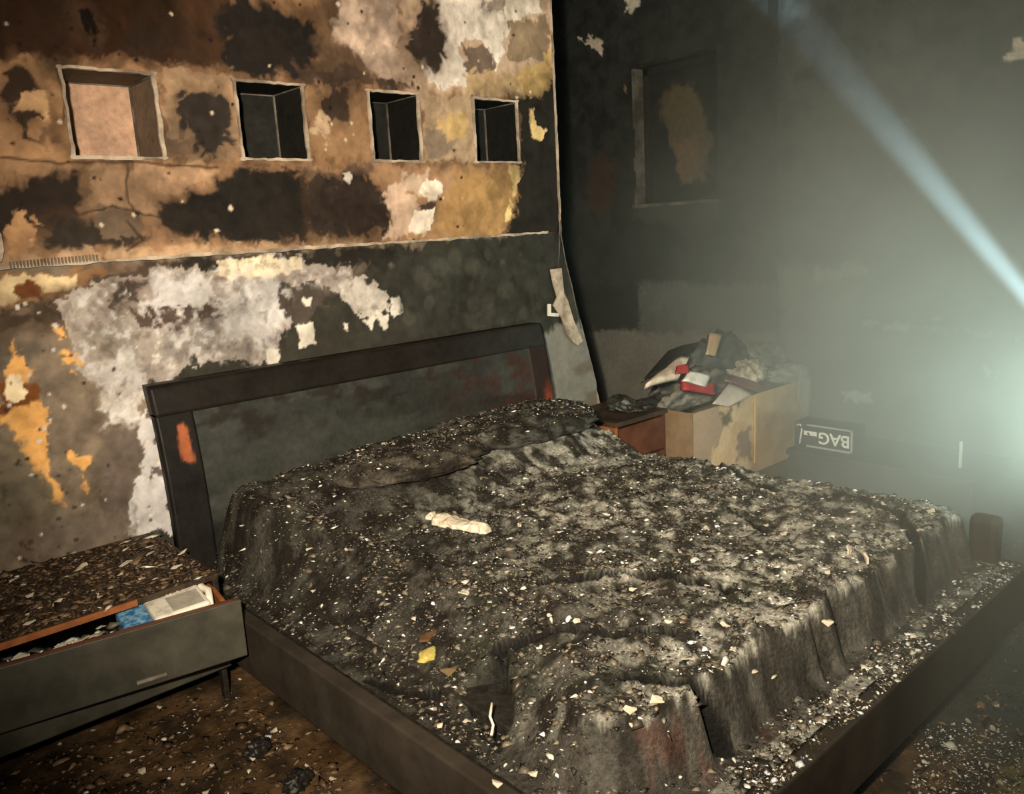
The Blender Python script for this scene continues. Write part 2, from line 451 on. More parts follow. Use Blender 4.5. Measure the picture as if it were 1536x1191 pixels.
def flat(c, k=1.0, v=0.3):
    def f(s, t):
        n = fbm(s*6+rng.uniform(0, 50), t*6, 4, 5)
        return alb(c, k)[None, :]*(1+v*(n[:, None]-0.5)*2)
    return f
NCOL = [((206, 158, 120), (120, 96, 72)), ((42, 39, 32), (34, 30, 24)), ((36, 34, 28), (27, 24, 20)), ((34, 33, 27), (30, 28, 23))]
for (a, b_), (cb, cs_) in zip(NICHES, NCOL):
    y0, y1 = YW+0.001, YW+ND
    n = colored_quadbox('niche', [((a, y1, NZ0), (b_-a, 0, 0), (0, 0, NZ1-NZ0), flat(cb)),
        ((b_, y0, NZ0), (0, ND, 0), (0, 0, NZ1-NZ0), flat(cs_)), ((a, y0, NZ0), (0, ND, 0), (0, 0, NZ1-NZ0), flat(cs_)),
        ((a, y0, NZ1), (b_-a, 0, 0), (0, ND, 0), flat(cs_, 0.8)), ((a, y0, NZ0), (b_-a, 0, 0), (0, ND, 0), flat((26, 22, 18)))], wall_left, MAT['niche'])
    # crumbling corner beads round the opening
    def bead(p, q, wid=0.013, nm='corner_bead', m=MAT['bead'], par=wall_left, th=0.012):
        p, q = np.array(p), np.array(q); L = np.linalg.norm(q-p); k = int(L/0.02)+2
        hor = abs(q[0]-p[0]) > abs(q[2]-p[2])
        vs = []
        for i in range(k):
            c = p+(q-p)*i/(k-1); w_ = wid*(0.5+0.6*vnoise(c[0]*16+c[2]*13, c[2]*9, 3)); o_ = (vnoise(c[0]*40, c[2]*40, 9)-0.5)*0.006
            dx, dz = (0, w_/2) if hor else (w_/2, 0)
            ox, oz = (0, o_) if hor else (o_, 0)
            for sx, sy in ((-1, 0), (1, 0), (1, 1), (-1, 1)):
                vs.append((c[0]+ox+sx*dx, c[1]-0.004-(th*0.5 if sy == 0 else 0)+(0.004 if sy else 0), c[2]+oz+sx*dz))
        fs = [(i*4+j, i*4+(j+1) % 4, i*4+4+(j+1) % 4, i*4+4+j) for i in range(k-1) for j in range(4)]
        fs += [(3, 2, 1, 0), (k*4-4, k*4-3, k*4-2, k*4-1)]
        mm = bpy.data.meshes.new(nm); mm.from_pydata(vs, [], fs); return link(nm, mm, m, par)
    bead((a, YW, NZ0-.01), (a, YW, NZ1+.01), 0.014); bead((b_, YW, NZ0-.01), (b_, YW, NZ1+.01), 0.016)
    bead((a-.012, YW-.0015, NZ1+.004), (b_+.012, YW-.0015, NZ1+.004), 0.012); bead((a-.012, YW-.0015, NZ0-.004), (b_+.012, YW-.0015, NZ0-.004), 0.012)
    # light joints inside the niche
    box('joint_strip', (b_-0.008, b_-0.001, y1-0.007, y1-0.001, NZ0+.002, NZ1-.002), MAT['beadgrey'], n, 0)
    box('joint_strip', (a+.002, b_-.002, y1-0.006, y1-0.001, NZ1-0.006, NZ1-0.001), MAT['beadgrey'], n, 0)
    box('joint_strip', (b_-0.007, b_-0.001, y0+.01, y1-.002, NZ1-0.006, NZ1-0.001), MAT['beadgrey'], n, 0)

trim = bead((XE+.002, YW, ZL-0.02), (XE+.002, YW, ZC-0.01), 0.010, 'trim_1', MAT['bead'], None)
prop(trim, 'chipped pale corner bead on the free end of the niche wall', None, None, 'structure')
ledge = bead((-1.15, YW+.002, ZL), (3.07, YW+.002, ZL), 0.014, 'trim_2', MAT['bead'], None)
prop(ledge, 'thin pale ledge edge running under the niche wall', None, None, 'structure')
# bare perforated bead at the left of the ledge: row of slots
for i in range(26):
    p0 = at(16+i*5.2, 398-i*0.45, 1, YW-0.012)
    box('bead_rib', (p0[0]-0.0022, p0[0]+0.0022, YW-0.012, YW-0.006, p0[2]-0.010, p0[2]+0.012), MAT['beadgrey'], ledge, 0)
pb = [at(p[0], p[1], 1, YW-0.02) for p in ((-6, 340), (2, 352), (6, 375), (3, 392), (-8, 398))]
bentb = prism('bent_bead_end', [(p[0], p[2]) for p in pb], 0.004, MAT['bead'], ledge, axis='y'); bentb.location.y = YW-0.022

# ---- lower wall, set back a little
YL = 3.12
lx = np.concatenate([np.linspace(-1.2, 0.2, 50, endpoint=False), lines(0.2, 3.42, 0.0060)])
lz = lines(0.0, ZL+0.02, 0.0060)
U, V = [g.ravel() for g in np.meshgrid(lx, lz, indexing='ij')]
# slanting broken free end on the right
Xend = 3.17+0.30*(ZL-V)
Uc = np.minimum(U, Xend)
cv = Canvas(Uc, V, (1, YL, 0, 2))
cv.base((108, 90, 70), (134, 112, 86))
T = cv.paint
T([(225, 560), (600, 380), (870, 340), (940, 700), (225, 900)], (54, 50, 39), 0.03)
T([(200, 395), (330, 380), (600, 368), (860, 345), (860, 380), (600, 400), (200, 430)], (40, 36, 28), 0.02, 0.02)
T([(-400, 470), (-20, 405), (120, 400), (190, 402), (100, 447), (0, 462), (-400, 540)], (150, 106, 66), 0.008)
T([(-400, 440), (0, 414), (60, 409), (118, 411), (108, 436), (60, 441), (0, 453), (-400, 500)], (248, 208, 148), 0.003, 0.012, h=0.003)
T([(24, 426), (50, 419), (62, 441), (34, 446)], (122, 66, 30), 0.006, 0.01)
T([(-400, 560), (0, 466), (90, 444), (92, 480), (0, 498), (-400, 600)], (74, 57, 41), 0.01, 0.02)
T([(100, 440), (190, 402), (240, 400), (220, 430), (130, 450)], (66, 54, 42), 0.012)
BIG = [(82, 455), (130, 432), (200, 412), (240, 402), (320, 402), (330, 386), (450, 385), (455, 402), (520, 402), (560, 425), (577, 455), (560, 472), (535, 462), (515, 442), (470, 430), (440, 440), (442, 480), (424, 512), (388, 546), (330, 552), (290, 546), (232, 572), (224, 590), (215, 642), (150, 642), (176, 600), (112, 562), (105, 500)]
T(BIG, (168, 148, 126), 0.004, 0.03, 0.02, h=0.002)
T([(225, 410), (312, 414), (330, 440), (292, 462), (226, 458)], (206, 190, 170), 0.006, 0.025)
T([(330, 442), (402, 418), (440, 470), (402, 522), (340, 502)], (200, 184, 164), 0.02, 0.03)
T([(235, 480), (330, 470), (330, 535), (240, 545)], (150, 134, 116), 0.02, 0.03)
T([(110, 490), (190, 470), (200, 540), (120, 550)], (150, 132, 110), 0.02, 0.03)
T([(140, 545), (200, 520), (222, 560), (215, 625), (160, 640)], (196, 180, 158), 0.012, 0.025, tex=0.4)
T([(322, 388), (450, 385), (452, 405), (402, 416), (330, 412)], (246, 216, 170), 0.003, 0.01, h=0.003)
T([(508, 425), (540, 408), (577, 438), (582, 466), (546, 472), (520, 456)], (202, 182, 156), 0.004, 0.012, h=0.003)
T([(205, 472), (270, 460), (332, 459), (336, 470), (262, 490), (200, 502)], (84, 67, 54), 0.006, 0.02)
T([(180, 430), (215, 420), (210, 450), (170, 462)], (74, 60, 48), 0.008, 0.03)
T([(418, 432), (470, 424), (492, 450), (452, 482), (426, 462)], (76, 64, 51), 0.005, 0.02)
sd = sdf_poly([cv.uv(p) for p in BIG], cv.U+0.07*cv.a, cv.V+0.07*cv.b)
hf = fbm(cv.U*38+2*cv.a, cv.V*38, 4, 505)
wt = sstep(0.54, 0.72, hf)*(1-sstep(-0.03, 0.02, sd)); dk = sstep(0.43, 0.28, hf)*(1-sstep(-0.02, 0.05, sd))
cv.col[:] = cv.col*(1-0.55*wt[:, None])+alb((224, 208, 186))*0.55*wt[:, None]
cv.col[:] = cv.col*(1-0.45*dk[:, None])+alb((84, 68, 54))*0.45*dk[:, None]
for P in ([(585, 450), (600, 443), (608, 470), (590, 478)], [(565, 470), (583, 475), (580, 502), (570, 490)], [(514, 482), (525, 482), (522, 500), (514, 495)],
          [(447, 490), (470, 484), (475, 515), (450, 520)], [(544, 480), (562, 478), (558, 497)], [(400, 525), (420, 520), (415, 545), (398, 548)], [(455, 450), (468, 446), (466, 460)]):
    T(P, (222, 202, 172), 0.003, 0.008, 0.008, h=0.004)
for P in ([(8, 522), (20, 504), (46, 550), (40, 568), (18, 562)], [(-10, 612), (30, 588), (66, 600), (76, 680), (82, 712), (50, 714), (18, 652)],
          [(78, 490), (95, 500), (122, 570), (116, 592), (94, 540)], [(108, 680), (132, 690), (129, 742), (112, 702)], [(58, 716), (96, 712), (98, 762), (60, 757)]):
    T(P, (228, 162, 86), 0.006, 0.012, 0.008)
T([(0, 572), (52, 580), (56, 602), (0, 622)], (112, 62, 27), 0.01, 0.01)
T([(12, 572), (28, 562), (36, 590), (22, 600), (8, 595)], (246, 212, 158), 0.003, 0.008)
T([(-60, 660), (20, 655), (60, 720), (90, 760), (60, 800), (-60, 800)], (112, 96, 72), 0.02)
T([(150, 642), (216, 642), (212, 702), (194, 782), (150, 772)], (110, 92, 75), 0.02)
T([(205, 610), (222, 600), (242, 660), (254, 720), (266, 804), (188, 798), (206, 720), (215, 660)], (212, 196, 176), 0.004, 0.012, h=0.003)
T([(230, 700), (244, 705), (242, 718), (232, 714)], (110, 94, 80), 0.006, 0.01)
T([(-400, 870), (0, 790), (190, 772), (200, 800), (-400, 960)], (118, 100, 80), 0.02)
T([(30, 790), (36, 790), (40, 850), (34, 850)], (60, 48, 36), 0.006, 0.01)
T([(600, 372), (860, 345), (900, 480), (815, 497), (600, 532)], (56, 52, 41), 0.03)
for k in range(60):
    px, py = rng.uniform(600, 815), rng.uniform(370, 500)
    q = cv.uv((px, py)); r = rng.uniform(0.004, 0.05)
    P = [(q[0]+r*math.cos(a), q[1]+r*math.sin(a)) for a in np.arange(0, 6.2, 0.8)]
    T(P, (74, 69, 54) if rng.random() < 0.6 else (44, 40, 31), 0.008, 0.01, 0.006, 0.55, world=True)
cv.mottle(0.55, 0.25)
T([(806, 500), (880, 480), (960, 700), (830, 640)], (128, 118, 98), 0.02)
for k in range(90):
    px, py = rng.uniform(0, 260), rng.uniform(450, 840)
    q = cv.uv((px, py)); r = rng.uniform(0.003, 0.009)
    P = [(q[0]+r*math.cos(a), q[1]+r*math.sin(a)) for a in np.arange(0, 6.2, 1.0)]
    T(P, (70, 55, 42) if rng.random() < 0.6 else (225, 205, 175), 0.003, 0.0, 0.005, world=True)
yy = YL-cv.h-0.004*(fbm(Uc*18, V*18, 4, 73)-0.5)
me = fastmesh('lower_wall', np.stack([Uc, yy, V], 1), gridfaces(len(lx), len(lz)), cv.col)
prop(link('lower_wall', me, MAT['wall'], wall_left, True), 'lower plaster wall with grey-white peeled patch')

core = prism('wall_core', [(-1.2, 0), (3.16+.30*ZL, 0), (3.165, ZL), (-1.2, ZL)], 0.05, MAT['bead'], wall_left, 0, 'y'); core.location.y = YL+0.004
# torn strip of lining, dangling wires and a small bracket at the broken end of the lower wall
sp = [(826, 404), (842, 402), (846, 440), (852, 452), (860, 480), (874, 512), (866, 519), (852, 505), (843, 478), (830, 458), (836, 446), (830, 425)]
pts = [at(p[0], p[1], 1, YL-0.03) for p in sp]
o = prism('torn_lining_strip', [(p[0], p[2]) for p in pts], 0.014, MAT['bead'], wall_left, 0.002, 'y'); o.location.y = YL-0.035
tube('hanging_wire', [at(841, 330, 1, YW-.02), at(842, 355, 1, YW-.025), at(848, 390, 1, YW-.03), at(858, 430, 1, YW-.03), at(866, 470, 1, YW-.03), at(871, 492, 1, YW-.02)], 0.0028, MAT['beadgrey'], wall_left)
tube('hanging_wire', [at(841, 340, 1, YW-.02), at(839, 370, 1, YW-.02), at(838, 404, 1, YW-.01)], 0.0022, MAT['beadgrey'], wall_left)
bk = [at(p[0], p[1], 1, YL-0.04) for p in ((822, 456), (826, 456), (826, 469), (838, 470), (838, 475), (822, 474))]
o = prism('bracket', [(p[0], p[2]) for p in bk], 0.012, MAT['white'], wall_left, 0.001, 'y'); o.location.y = YL-0.045

# ------------------------------------------------------------------ far walls, floor, ceiling
XF, XP, YP = 4.90, 4.78, 2.81
WY0, WY1, WZ0, WZ1 = 3.325, 4.01, 1.561, 2.50
fy = lines(YP, 5.2, 0.012, (WY0, WY1)); fz = lines(0, ZC, 0.012, (WZ0, WZ1))
U, V = [g.ravel() for g in np.meshgrid(fy, fz, indexing='ij')]
cv = Canvas(U, V, (0, XF, 1, 2)); cv.base((34, 34, 28), (50, 47, 38))
T = cv.paint
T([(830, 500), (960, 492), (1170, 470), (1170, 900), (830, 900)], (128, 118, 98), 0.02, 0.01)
T([(958, 425), (1170, 425), (1170, 500), (958, 500)], (96, 92, 78), 0.03, 0.02)
T([(862, 430), (956, 430), (956, 492), (862, 494)], (34, 33, 26), 0.008, 0.006)
T([(888, 235), (910, 228), (925, 270), (915, 318), (882, 315)], (66, 46, 32), 0.03)
T([(930, 130), (940, 128), (938, 140)], (150, 120, 80), 0.01)
T([(868, 58), (882, 52), (905, 62), (904, 78), (888, 72)], (222, 196, 156), 0.006, 0.01)
T([(935, -40), (960, -40), (958, 8), (946, 27), (938, 10)], (222, 200, 165), 0.006, 0.01)
T([(950, 300), (1080, 296), (1080, 330), (1060, 340), (950, 330)], (66, 62, 50), 0.02, 0.02)
cy_ = (fy[:-1]+fy[1:])/2; cz_ = (fz[:-1]+fz[1:])/2
gy, gz = [g.ravel() for g in np.meshgrid(cy_, cz_, indexing='ij')]
keep = ~((gy > WY0) & (gy < WY1) & (gz > WZ0) & (gz < WZ1))
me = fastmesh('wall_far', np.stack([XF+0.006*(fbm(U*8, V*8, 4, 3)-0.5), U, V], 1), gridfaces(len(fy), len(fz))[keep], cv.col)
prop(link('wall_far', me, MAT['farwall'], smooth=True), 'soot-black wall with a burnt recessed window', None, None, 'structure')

py = lines(-1.2, YP, 0.013); pz = lines(0, ZC, 0.013)
U, V = [g.ravel() for g in np.meshgrid(py, pz, indexing='ij')]
cv = Canvas(U, V, (0, XP, 1, 2)); cv.base((34, 33, 28), (58, 54, 44))
T = cv.paint
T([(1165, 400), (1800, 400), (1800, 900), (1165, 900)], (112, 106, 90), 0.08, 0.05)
T([(1220, 405), (1300, 395), (1300, 412), (1220, 420)], (150, 142, 122), 0.02)
T([(1290, 480), (1560, 505), (1560, 512), (1290, 486)], (170, 160, 140), 0.01, 0.004)  # thin streak of torch light, painted into the wall colour
T([(1502, 90), (1520, 62), (1570, 40), (1570, 90)], (226, 196, 156), 0.006, 0.012)
T([(1360, 180), (1372, 176), (1370, 186)], (160, 140, 110), 0.012)
for k in range(26):
    q = (rng.uniform(1.3, 2.8), rng.uniform(1.2, 2.8)); r = rng.uniform(0.02, 0.08)
    T([(q[0]+r*math.cos(a), q[1]+r*math.sin(a)) for a in np.arange(0, 6.2, 0.8)], (74, 68, 56), 0.02, 0.02, op=0.5, world=True)
T([(1270, 588), (1306, 590), (1306, 602), (1270, 598)], (215, 205, 185), 0.008, 0.0, 0.004)
T([(1405, 472), (1416, 471), (1415, 476), (1406, 477)], (225, 215, 195), 0.008, 0.0, 0.0)
T([(1480, 553), (1492, 553), (1492, 562), (1480, 562)], (225, 215, 195), 0.008, 0.0, 0.0)
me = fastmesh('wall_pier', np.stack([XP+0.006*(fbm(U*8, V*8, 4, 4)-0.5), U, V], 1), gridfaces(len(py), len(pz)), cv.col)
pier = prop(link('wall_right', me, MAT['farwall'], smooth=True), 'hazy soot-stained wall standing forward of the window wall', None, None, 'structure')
box('wall_return', (XP+.001, XF+.02, YP-0.01, YP, 0, ZC), MAT['ceiling'], pier, 0)
o = box('wall_alcove', (XE-0.2, XF+.1, 5.2, 5.25, 0, ZC), MAT['ceiling'], None, 0); prop(o, 'dark back wall of the alcove beyond the niche wall', None, None, 'structure')
o = box('wall_near', (-1.25, -1.2, -1.2, 3.2, 0, ZC), MAT['ceiling'], None, 0); prop(o, 'sooty wall behind the photographer', None, None, 'structure')
o = box('wall_back', (-1.25, 4.9, -1.25, -1.2, 0, ZC), MAT['ceiling'], None, 0); prop(o, 'sooty wall on the side opposite the niches', None, None, 'structure')
o = box('ceiling', (-1.25, 5.0, -1.25, 5.25, ZC, ZC+0.05), MAT['ceiling'], None, 0); prop(o, 'soot-black ceiling', None, None, 'structure')

# floor with real unevenness
gxl = lines(-1.2, 4.95, 0.02); gyl = lines(-1.2, 5.2, 0.02)
U, V = [g.ravel() for g in np.meshgrid(gxl, gyl, indexing='ij')]
cv = Canvas(U, V, (2, 0.0, 0, 1)); cv.base((46, 32, 16), (92, 65, 36), 1.0)
T = cv.paint
T([(1500, 1150), (1600, 1090), (1800, 1300), (1490, 1300)], (120, 98, 40), 0.03, 0.03)
T([(1180, 700), (2200, 700), (2200, 1100), (1330, 1095)], (48, 46, 36), 0.1, 0.03)
T([(560, 1180), (420, 1040), (500, 1040), (700, 1250)], (28, 18, 9), 0.05)  # shade below the bed's side rail, painted into the floor colour
me = fastmesh('floor', np.stack([U, V, 0.010*(fbm(U*11, V*11, 4, 8)-0.6)], 1), gridfaces(len(gxl), len(gyl)), cv.col)
prop(link('floor', me, mat_painted('wet_burnt_floor', rough=(0.3, 0.8), grain=30, var=0.5, bumps=0.8, bdist=0.01, spec=0.5), smooth=True), 'wet floor covered in burnt debris', None, None, 'structure')

# window
win = empty('window_1', (XF, (WY0+WY1)/2, WZ0)); prop(win, 'burnt out recessed window in the soot-black wall', None, None, 'structure')
def wpart(name, b, m, bev=0.003, parent=win):
    x0, x1, y0, y1, z0, z1 = b
    o = win.location
    return box(name, (x0-o.x, x1-o.x, y0-o.y, y1-o.y, z0-o.z, z1-o.z), m, parent, bev)
WD = 0.16
wpart('reveal', (XF, XF+WD, WY1, WY1+0.02, WZ0, WZ1), MAT['beadgrey'])
wpart('reveal', (XF, XF+WD, WY0-0.02, WY0, WZ0, WZ1), MAT['black'])
wpart('reveal', (XF, XF+WD, WY0, WY1, WZ1, WZ1+0.02), MAT['black'])
wpart('window_sill', (XF-0.02, XF+WD, WY0-0.02, WY1+0.03, WZ0-0.025, WZ0), MAT['beadgrey'])
for b in ((WY0, WY0+0.05, WZ0, WZ1), (WY1-0.05, WY1, WZ0, WZ1), (WY0, WY1, WZ0, WZ0+0.05), (WY0, WY1, WZ1-0.05, WZ1)):
    wpart('window_frame', (XF+0.10, XF+0.14, *b), MAT['black'])
gy_, gz_ = [g.ravel() for g in np.meshgrid(np.linspace(WY0+.04, WY1-.04, 40), np.linspace(WZ0+.04, WZ1-.04, 60), indexing='ij')]
cv = Canvas(gy_, gz_, (0, XF+0.125, 1, 2)); cv.base((26, 25, 20), (40, 37, 28))
cv.paint([(990, 150), (1010, 130), (1040, 125), (1052, 170), (1068, 200), (1058, 275), (1022, 275), (1010, 230), (996, 190)], (88, 72, 44), 0.02, 0.03)
cv.paint([(1010, 215), (1045, 200), (1055, 270), (1024, 274)], (108, 80, 52), 0.02, 0.02)
o = win.location
me = fastmesh('pane', np.stack([np.full(len(gy_), XF+0.125-o.x), gy_-o.y, gz_-o.z], 1), gridfaces(40, 60), cv.col)
pane = link('pane', me, mat_painted('sooty_pane', rough=(0.25, 0.5), grain=25, var=0.3, bumps=0.1), win, True)

# ------------------------------------------------------------------ bed frame
RZ = 0.285
BX0, BX1, BY0, BY1 = 0.975, 2.925, 0.80, 2.96
bed = prop(empty('bed', ((BX0+BX1)/2, (BY0+BY1)/2, 0)), 'double bed with a scorched curved headboard and low wide rails', 'bed')
BO = np.array(bed.location)
def bpart(name, b, m, bev=0.006, parent=bed):
    return box(name, (b[0]-BO[0], b[1]-BO[0], b[2]-BO[1], b[3]-BO[1], b[4], b[5]), m, parent, bev)
bpart('side_rail', (BX0, BX0+0.045, BY0, BY1, 0.10, RZ), MAT['rail'])
bpart('side_rail', (BX1-0.045, BX1, BY0, BY1, 0.10, RZ), MAT['rail'])
bpart('foot_rail', (BX0+.047, BX1-.047, BY0, BY0+0.045, 0.10, RZ), MAT['rail'])
bpart('platform', (BX0+.045, BX1-.045, BY0+.045, BY1, RZ-0.05, RZ-0.006), MAT['black'], 0.002)
for x in (BX0+.10, BX1-.18):
    for y in (BY0+.12, BY1-.2):
        bpart('leg', (x, x+.07, y, y+.07, 0.0, RZ-0.05), MAT['black'])
bpart('corner_post', (BX1-0.075, BX1-0.004, BY0+0.08, BY0+0.17, RZ-0.02, 0.435), MAT['rail'], 0.02)
# headboard: curved profile swept along X and painted with its scorching
prof = [(2.935, 0.12), (2.935, 0.30), (2.940, 0.50), (2.952, 0.65), (2.972, 0.78), (2.992, 0.875), (3.008, 0.93), (3.022, 0.975), (3.045, 0.985), (3.068, 0.975)]
def prof_at(z):
    zs = [p[1] for p in prof[:8]]; ys = [p[0] for p in prof[:8]]
    return np.interp(z, zs, ys)
def sheet(name, x0, x1, z0, z1, off, colfn, thick=0.04, step=0.012, top=False):
    nx = max(2, int((x1-x0)/step)); nz = max(2, int((z1-z0)/step))
    xs, zs = np.linspace(x0, x1, nx), np.linspace(z0, z1, nz)
    X_, Z_ = [g.ravel() for g in np.meshgrid(xs, zs, indexing='ij')]
    Yf = prof_at(Z_)-off
    fr = np.stack([X_, Yf, Z_], 1); bk_ = fr.copy(); bk_[:, 1] += thick
    f = gridfaces(nx, nz); n = len(X_)
    idx = np.arange(n).reshape(nx, nz)
    rims = []
    for line, flip in ((idx[0], False), (idx[-1], True), (idx[:, 0], True), (idx[:, -1], False)):
        q = np.stack([line[:-1], line[1:], line[1:]+n, line[:-1]+n], 1)
        rims.append(q if not flip else q[:, ::-1])
    faces = np.concatenate([f, (f+n)[:, ::-1]]+rims)
    c = colfn(X_, Z_)
    vs = np.concatenate([fr, bk_])-BO
    return link(name, fastmesh(name, vs, faces, np.concatenate([c, c*0.6])), MAT['wood'], HB)
HB = empty('headboard'); HB.parent = bed
def c_panel(x, z):
    n = fbm(x*5, z*14, 5, 90); m = fbm(x*14, z*30, 4, 95)
    t = sstep(0.35, 0.62, n)[:, None]
    c = alb((45, 43, 35))*(1-t)+alb((57, 55, 45))*t
    d = sstep(0.50, 0.64, m)[:, None]*sstep(0.62, 0.80, z)[:, None]
    c = c*(1-0.75*d)+alb((34, 26, 20))*0.75*d
    r = sstep(2.0, 2.75, x)[:, None]*sstep(0.35, 0.6, m)[:, None]
    c = c*(1-0.7*r)+alb((66, 42, 30))*0.7*r
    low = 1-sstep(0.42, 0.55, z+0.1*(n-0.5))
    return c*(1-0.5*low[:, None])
def c_band(x, z):
    n = fbm(x*6, z*20, 4, 99)[:, None]
    g = sstep(2.1, 2.8, x)[:, None]
    return alb((30, 24, 18))*(0.7+0.6*n)*(1-g)+alb((42, 39, 32))*(0.7+0.6*n)*g
def c_stile_l(x, z):
    n = fbm(x*40, z*25, 4, 101)
    c = alb((26, 22, 17))[None, :]*(0.7+0.6*n[:, None])
    P = [(1.048, 0.825), (1.075, 0.832), (1.09, 0.76), (1.092, 0.69), (1.048, 0.70), (1.043, 0.75)]
    a = 1-sstep(-0.006, 0.006, sdf_poly(P, x+0.02*(n-0.5), z+0.03*(n-0.5)))
    return c*(1-a[:, None])+alb((158, 84, 46))*a[:, None]
def c_stile_r(x, z):
    n = fbm(x*40, z*12, 4, 104)
    t = sstep(0.88, 0.70, z+0.12*(n-0.5))*sstep(2.80, 2.86, x+0.05*(n-.5))
    t = np.clip(1-sstep(0.58, 0.72, z+0.15*(n-0.5)), 0, 1)*sstep(2.82, 2.86, x)*0.55
    return alb((44, 32, 25))*(1-t[:, None])+alb((148, 66, 38))*t[:, None]
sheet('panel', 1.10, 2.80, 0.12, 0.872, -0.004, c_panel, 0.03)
sheet('stile', 0.985, 1.115, 0.12, 0.872, 0.006, c_stile_l, 0.05, 0.008)
sheet('stile', 2.785, 2.905, 0.12, 0.872, 0.006, c_stile_r, 0.05, 0.008)
sheet('top_rail', 0.985, 2.905, 0.866, 0.974, 0.010, c_band, 0.07)

# ------------------------------------------------------------------ mattress and burnt blanket
OX0, OX1, OY0, OY1 = 1.04, 2.88, 0.935, 2.925
mat_o = bpy.data.objects
def rr_sdf(x, y):
    """rounded-rectangle distance, big radius at the near foot corner"""
    cx, cy = (OX0+OX1)/2, (OY0+OY1)/2
    rx = np.where((x < cx) & (y < cy), 0.26, 0.10)
    qx = np.abs(x-cx)-(OX1-OX0)/2+rx; qy = np.abs(y-cy)-(OY1-OY0)/2+rx
    return np.minimum(np.maximum(qx, qy), 0)+np.sqrt(np.maximum(qx, 0)**2+np.maximum(qy, 0)**2)-rx
def plan(p, z=0.45):
    q = at(p[0], p[1], 2, z); return (q[0], q[1])
TEARS = [([plan(p) for p in ((742, 943), (790, 950), (870, 948), (930, 954), (1005, 955))], 0.009, 0.06, 1),
         ([plan(p) for p in ((812, 884), (860, 881), (905, 868), (930, 864), (990, 872), (1060, 884), (1090, 892))], 0.009, 0.06, 1),
         ([plan(p) for p in ((985, 668), (1060, 690), (1130, 722), (1210, 742), (1290, 752), (1345, 772), (1384, 826))], 0.010, 0.03, 0),
         ([plan(p) for p in ((940, 1020), (1010, 1032), (1090, 1030))], 0.010, 0.03, 1),
         ([plan(p) for p in ((600, 660), (650, 640), (700, 634), (745, 650))], 0.008, 0.02, 0),
         ([plan(p) for p in ((540, 935), (600, 955), (650, 962))], 0.006, 0.03, 0),
         ([plan(p) for p in ((690, 848), (760, 856))], 0.004, 0.02, 1),
         ([plan(p) for p in ((1040, 735), (1120, 770), (1160, 800))], 0.005, 0.02, 0)]
HOLE = [plan(p, 0.36) for p in ((700, 1010), (725, 1004), (752, 1000), (765, 1020), (760, 1060), (742, 1085), (728, 1060), (712, 1040))]
def blanket_z(x, y):
    d = -rr_sdf(x, y)
    ang = np.arctan2(y-1.9, x-1.95)
    fold = 0.060*(fbm(x*8+y*3, y*2+x*2, 3, 130)-0.5)+0.012*np.sin(x*37+9*fbm(x*4, y*4, 2, 135))*sstep(.4, .6, fbm(x*5, y*5, 2, 137))
    near = (1-sstep(1.25, 1.7, x))*sstep(1.05, 1.45, y)
    wd = 0.065+0.32*near*(1-0.80*sstep(2.25, 2.75, y))
    k = sstep(0.0, 1.0, (d+fold*(1-0.5*near))/wd)
    top = 0.452+0.055*(fbm(x*3.2, y*3.2, 3, 140)-0.5)+0.030*(fbm(x*10, y*10, 4, 150)-0.5)+0.026*(fbm(x*30, y*30, 4, 160)-0.5)+0.012*(fbm(x*75, y*75, 2, 165)-0.5)
    top = top+0.145*sstep(2.25, 2.85, y)*sstep(1.0, 1.2, x)
    # pillow humps at the head, hollow beside them
    top = top+0.05*np.exp(-((x-2.35)/0.36)**4-((y-2.66)/0.22)**4)+0.04*np.exp(-((x-1.62)/0.33)**4-((y-2.62)/0.22)**4)
    top = top-0.03*np.exp(-((x-2.2)/0.3)**2-((y-1.45)/0.12)**2)+0.02*np.exp(-((x-2.30)/0.16)**2-((y-1.12)/0.07)**2)
    z = RZ-0.003+0.006*fbm(x*40, y*40, 3, 170)+(top-RZ)*k
    for P, wid, dep, side in TEARS:
        dl = dist_line(P, x+0.012*(fbm(x*30, y*30, 2, 180)-.5), y+0.012*(fbm(x*30, y*30, 2, 190)-.5))
        z = z-dep*(1-sstep(wid*0.5, wid*1.8, dl))+0.012*side*np.exp(-(dl/0.03)**2)
    z = z-0.10*(1-sstep(-0.012, 0.014, sdf_poly(HOLE, x+0.03*(fbm(x*25, y*25, 3, 200)-.5), y)))
    return np.maximum(z, RZ-0.004)

st = 0.0062
bx = lines(BX0+.05, BX1-.05, st); by = lines(BY0+.05, 2.925, st)
U, V = [g.ravel() for g in np.meshgrid(bx, by, indexing='ij')]
Zb = blanket_z(U, V)
d = -rr_sdf(U, V)
n1 = fbm(U*22, V*22, 5, 210); n2 = fbm(U*4, V*4, 3, 220); n3 = fbm(U*70, V*70, 3, 230)
lf = sstep(1.2, 2.2, U+0.35*(n2-.5)-0.25*(V-1.6))
ashy = np.clip(sstep(0.38, 0.68, n1)*(0.10+0.85*lf*sstep(3.0, 2.3, V)+0.45*sstep(1.5, 1.0, V))*(0.5+n2), 0, 1)
cols = (alb((34, 27, 19))[None, :]*(1-lf[:, None])+alb((56, 50, 39))[None, :]*lf[:, None])*(0.45+1.1*n3[:, None])
cols = cols*(1-ashy[:, None])+alb((172, 160, 134))[None, :]*ashy[:, None]
grn = sstep(0.5, 0.7, fbm(U*7, V*7, 3, 240))[:, None]*0.25
cols = cols*(1-grn)+alb((62, 64, 44))*grn
side = ((d > -0.03) & (d < 0.075) & (Zb < 0.435) & (V < 1.30))[:, None]*1.0
sc = alb((62, 55, 44))[None, :]*(0.55+0.9*fbm(U*26+V*5, V*6, 3, 250)[:, None])
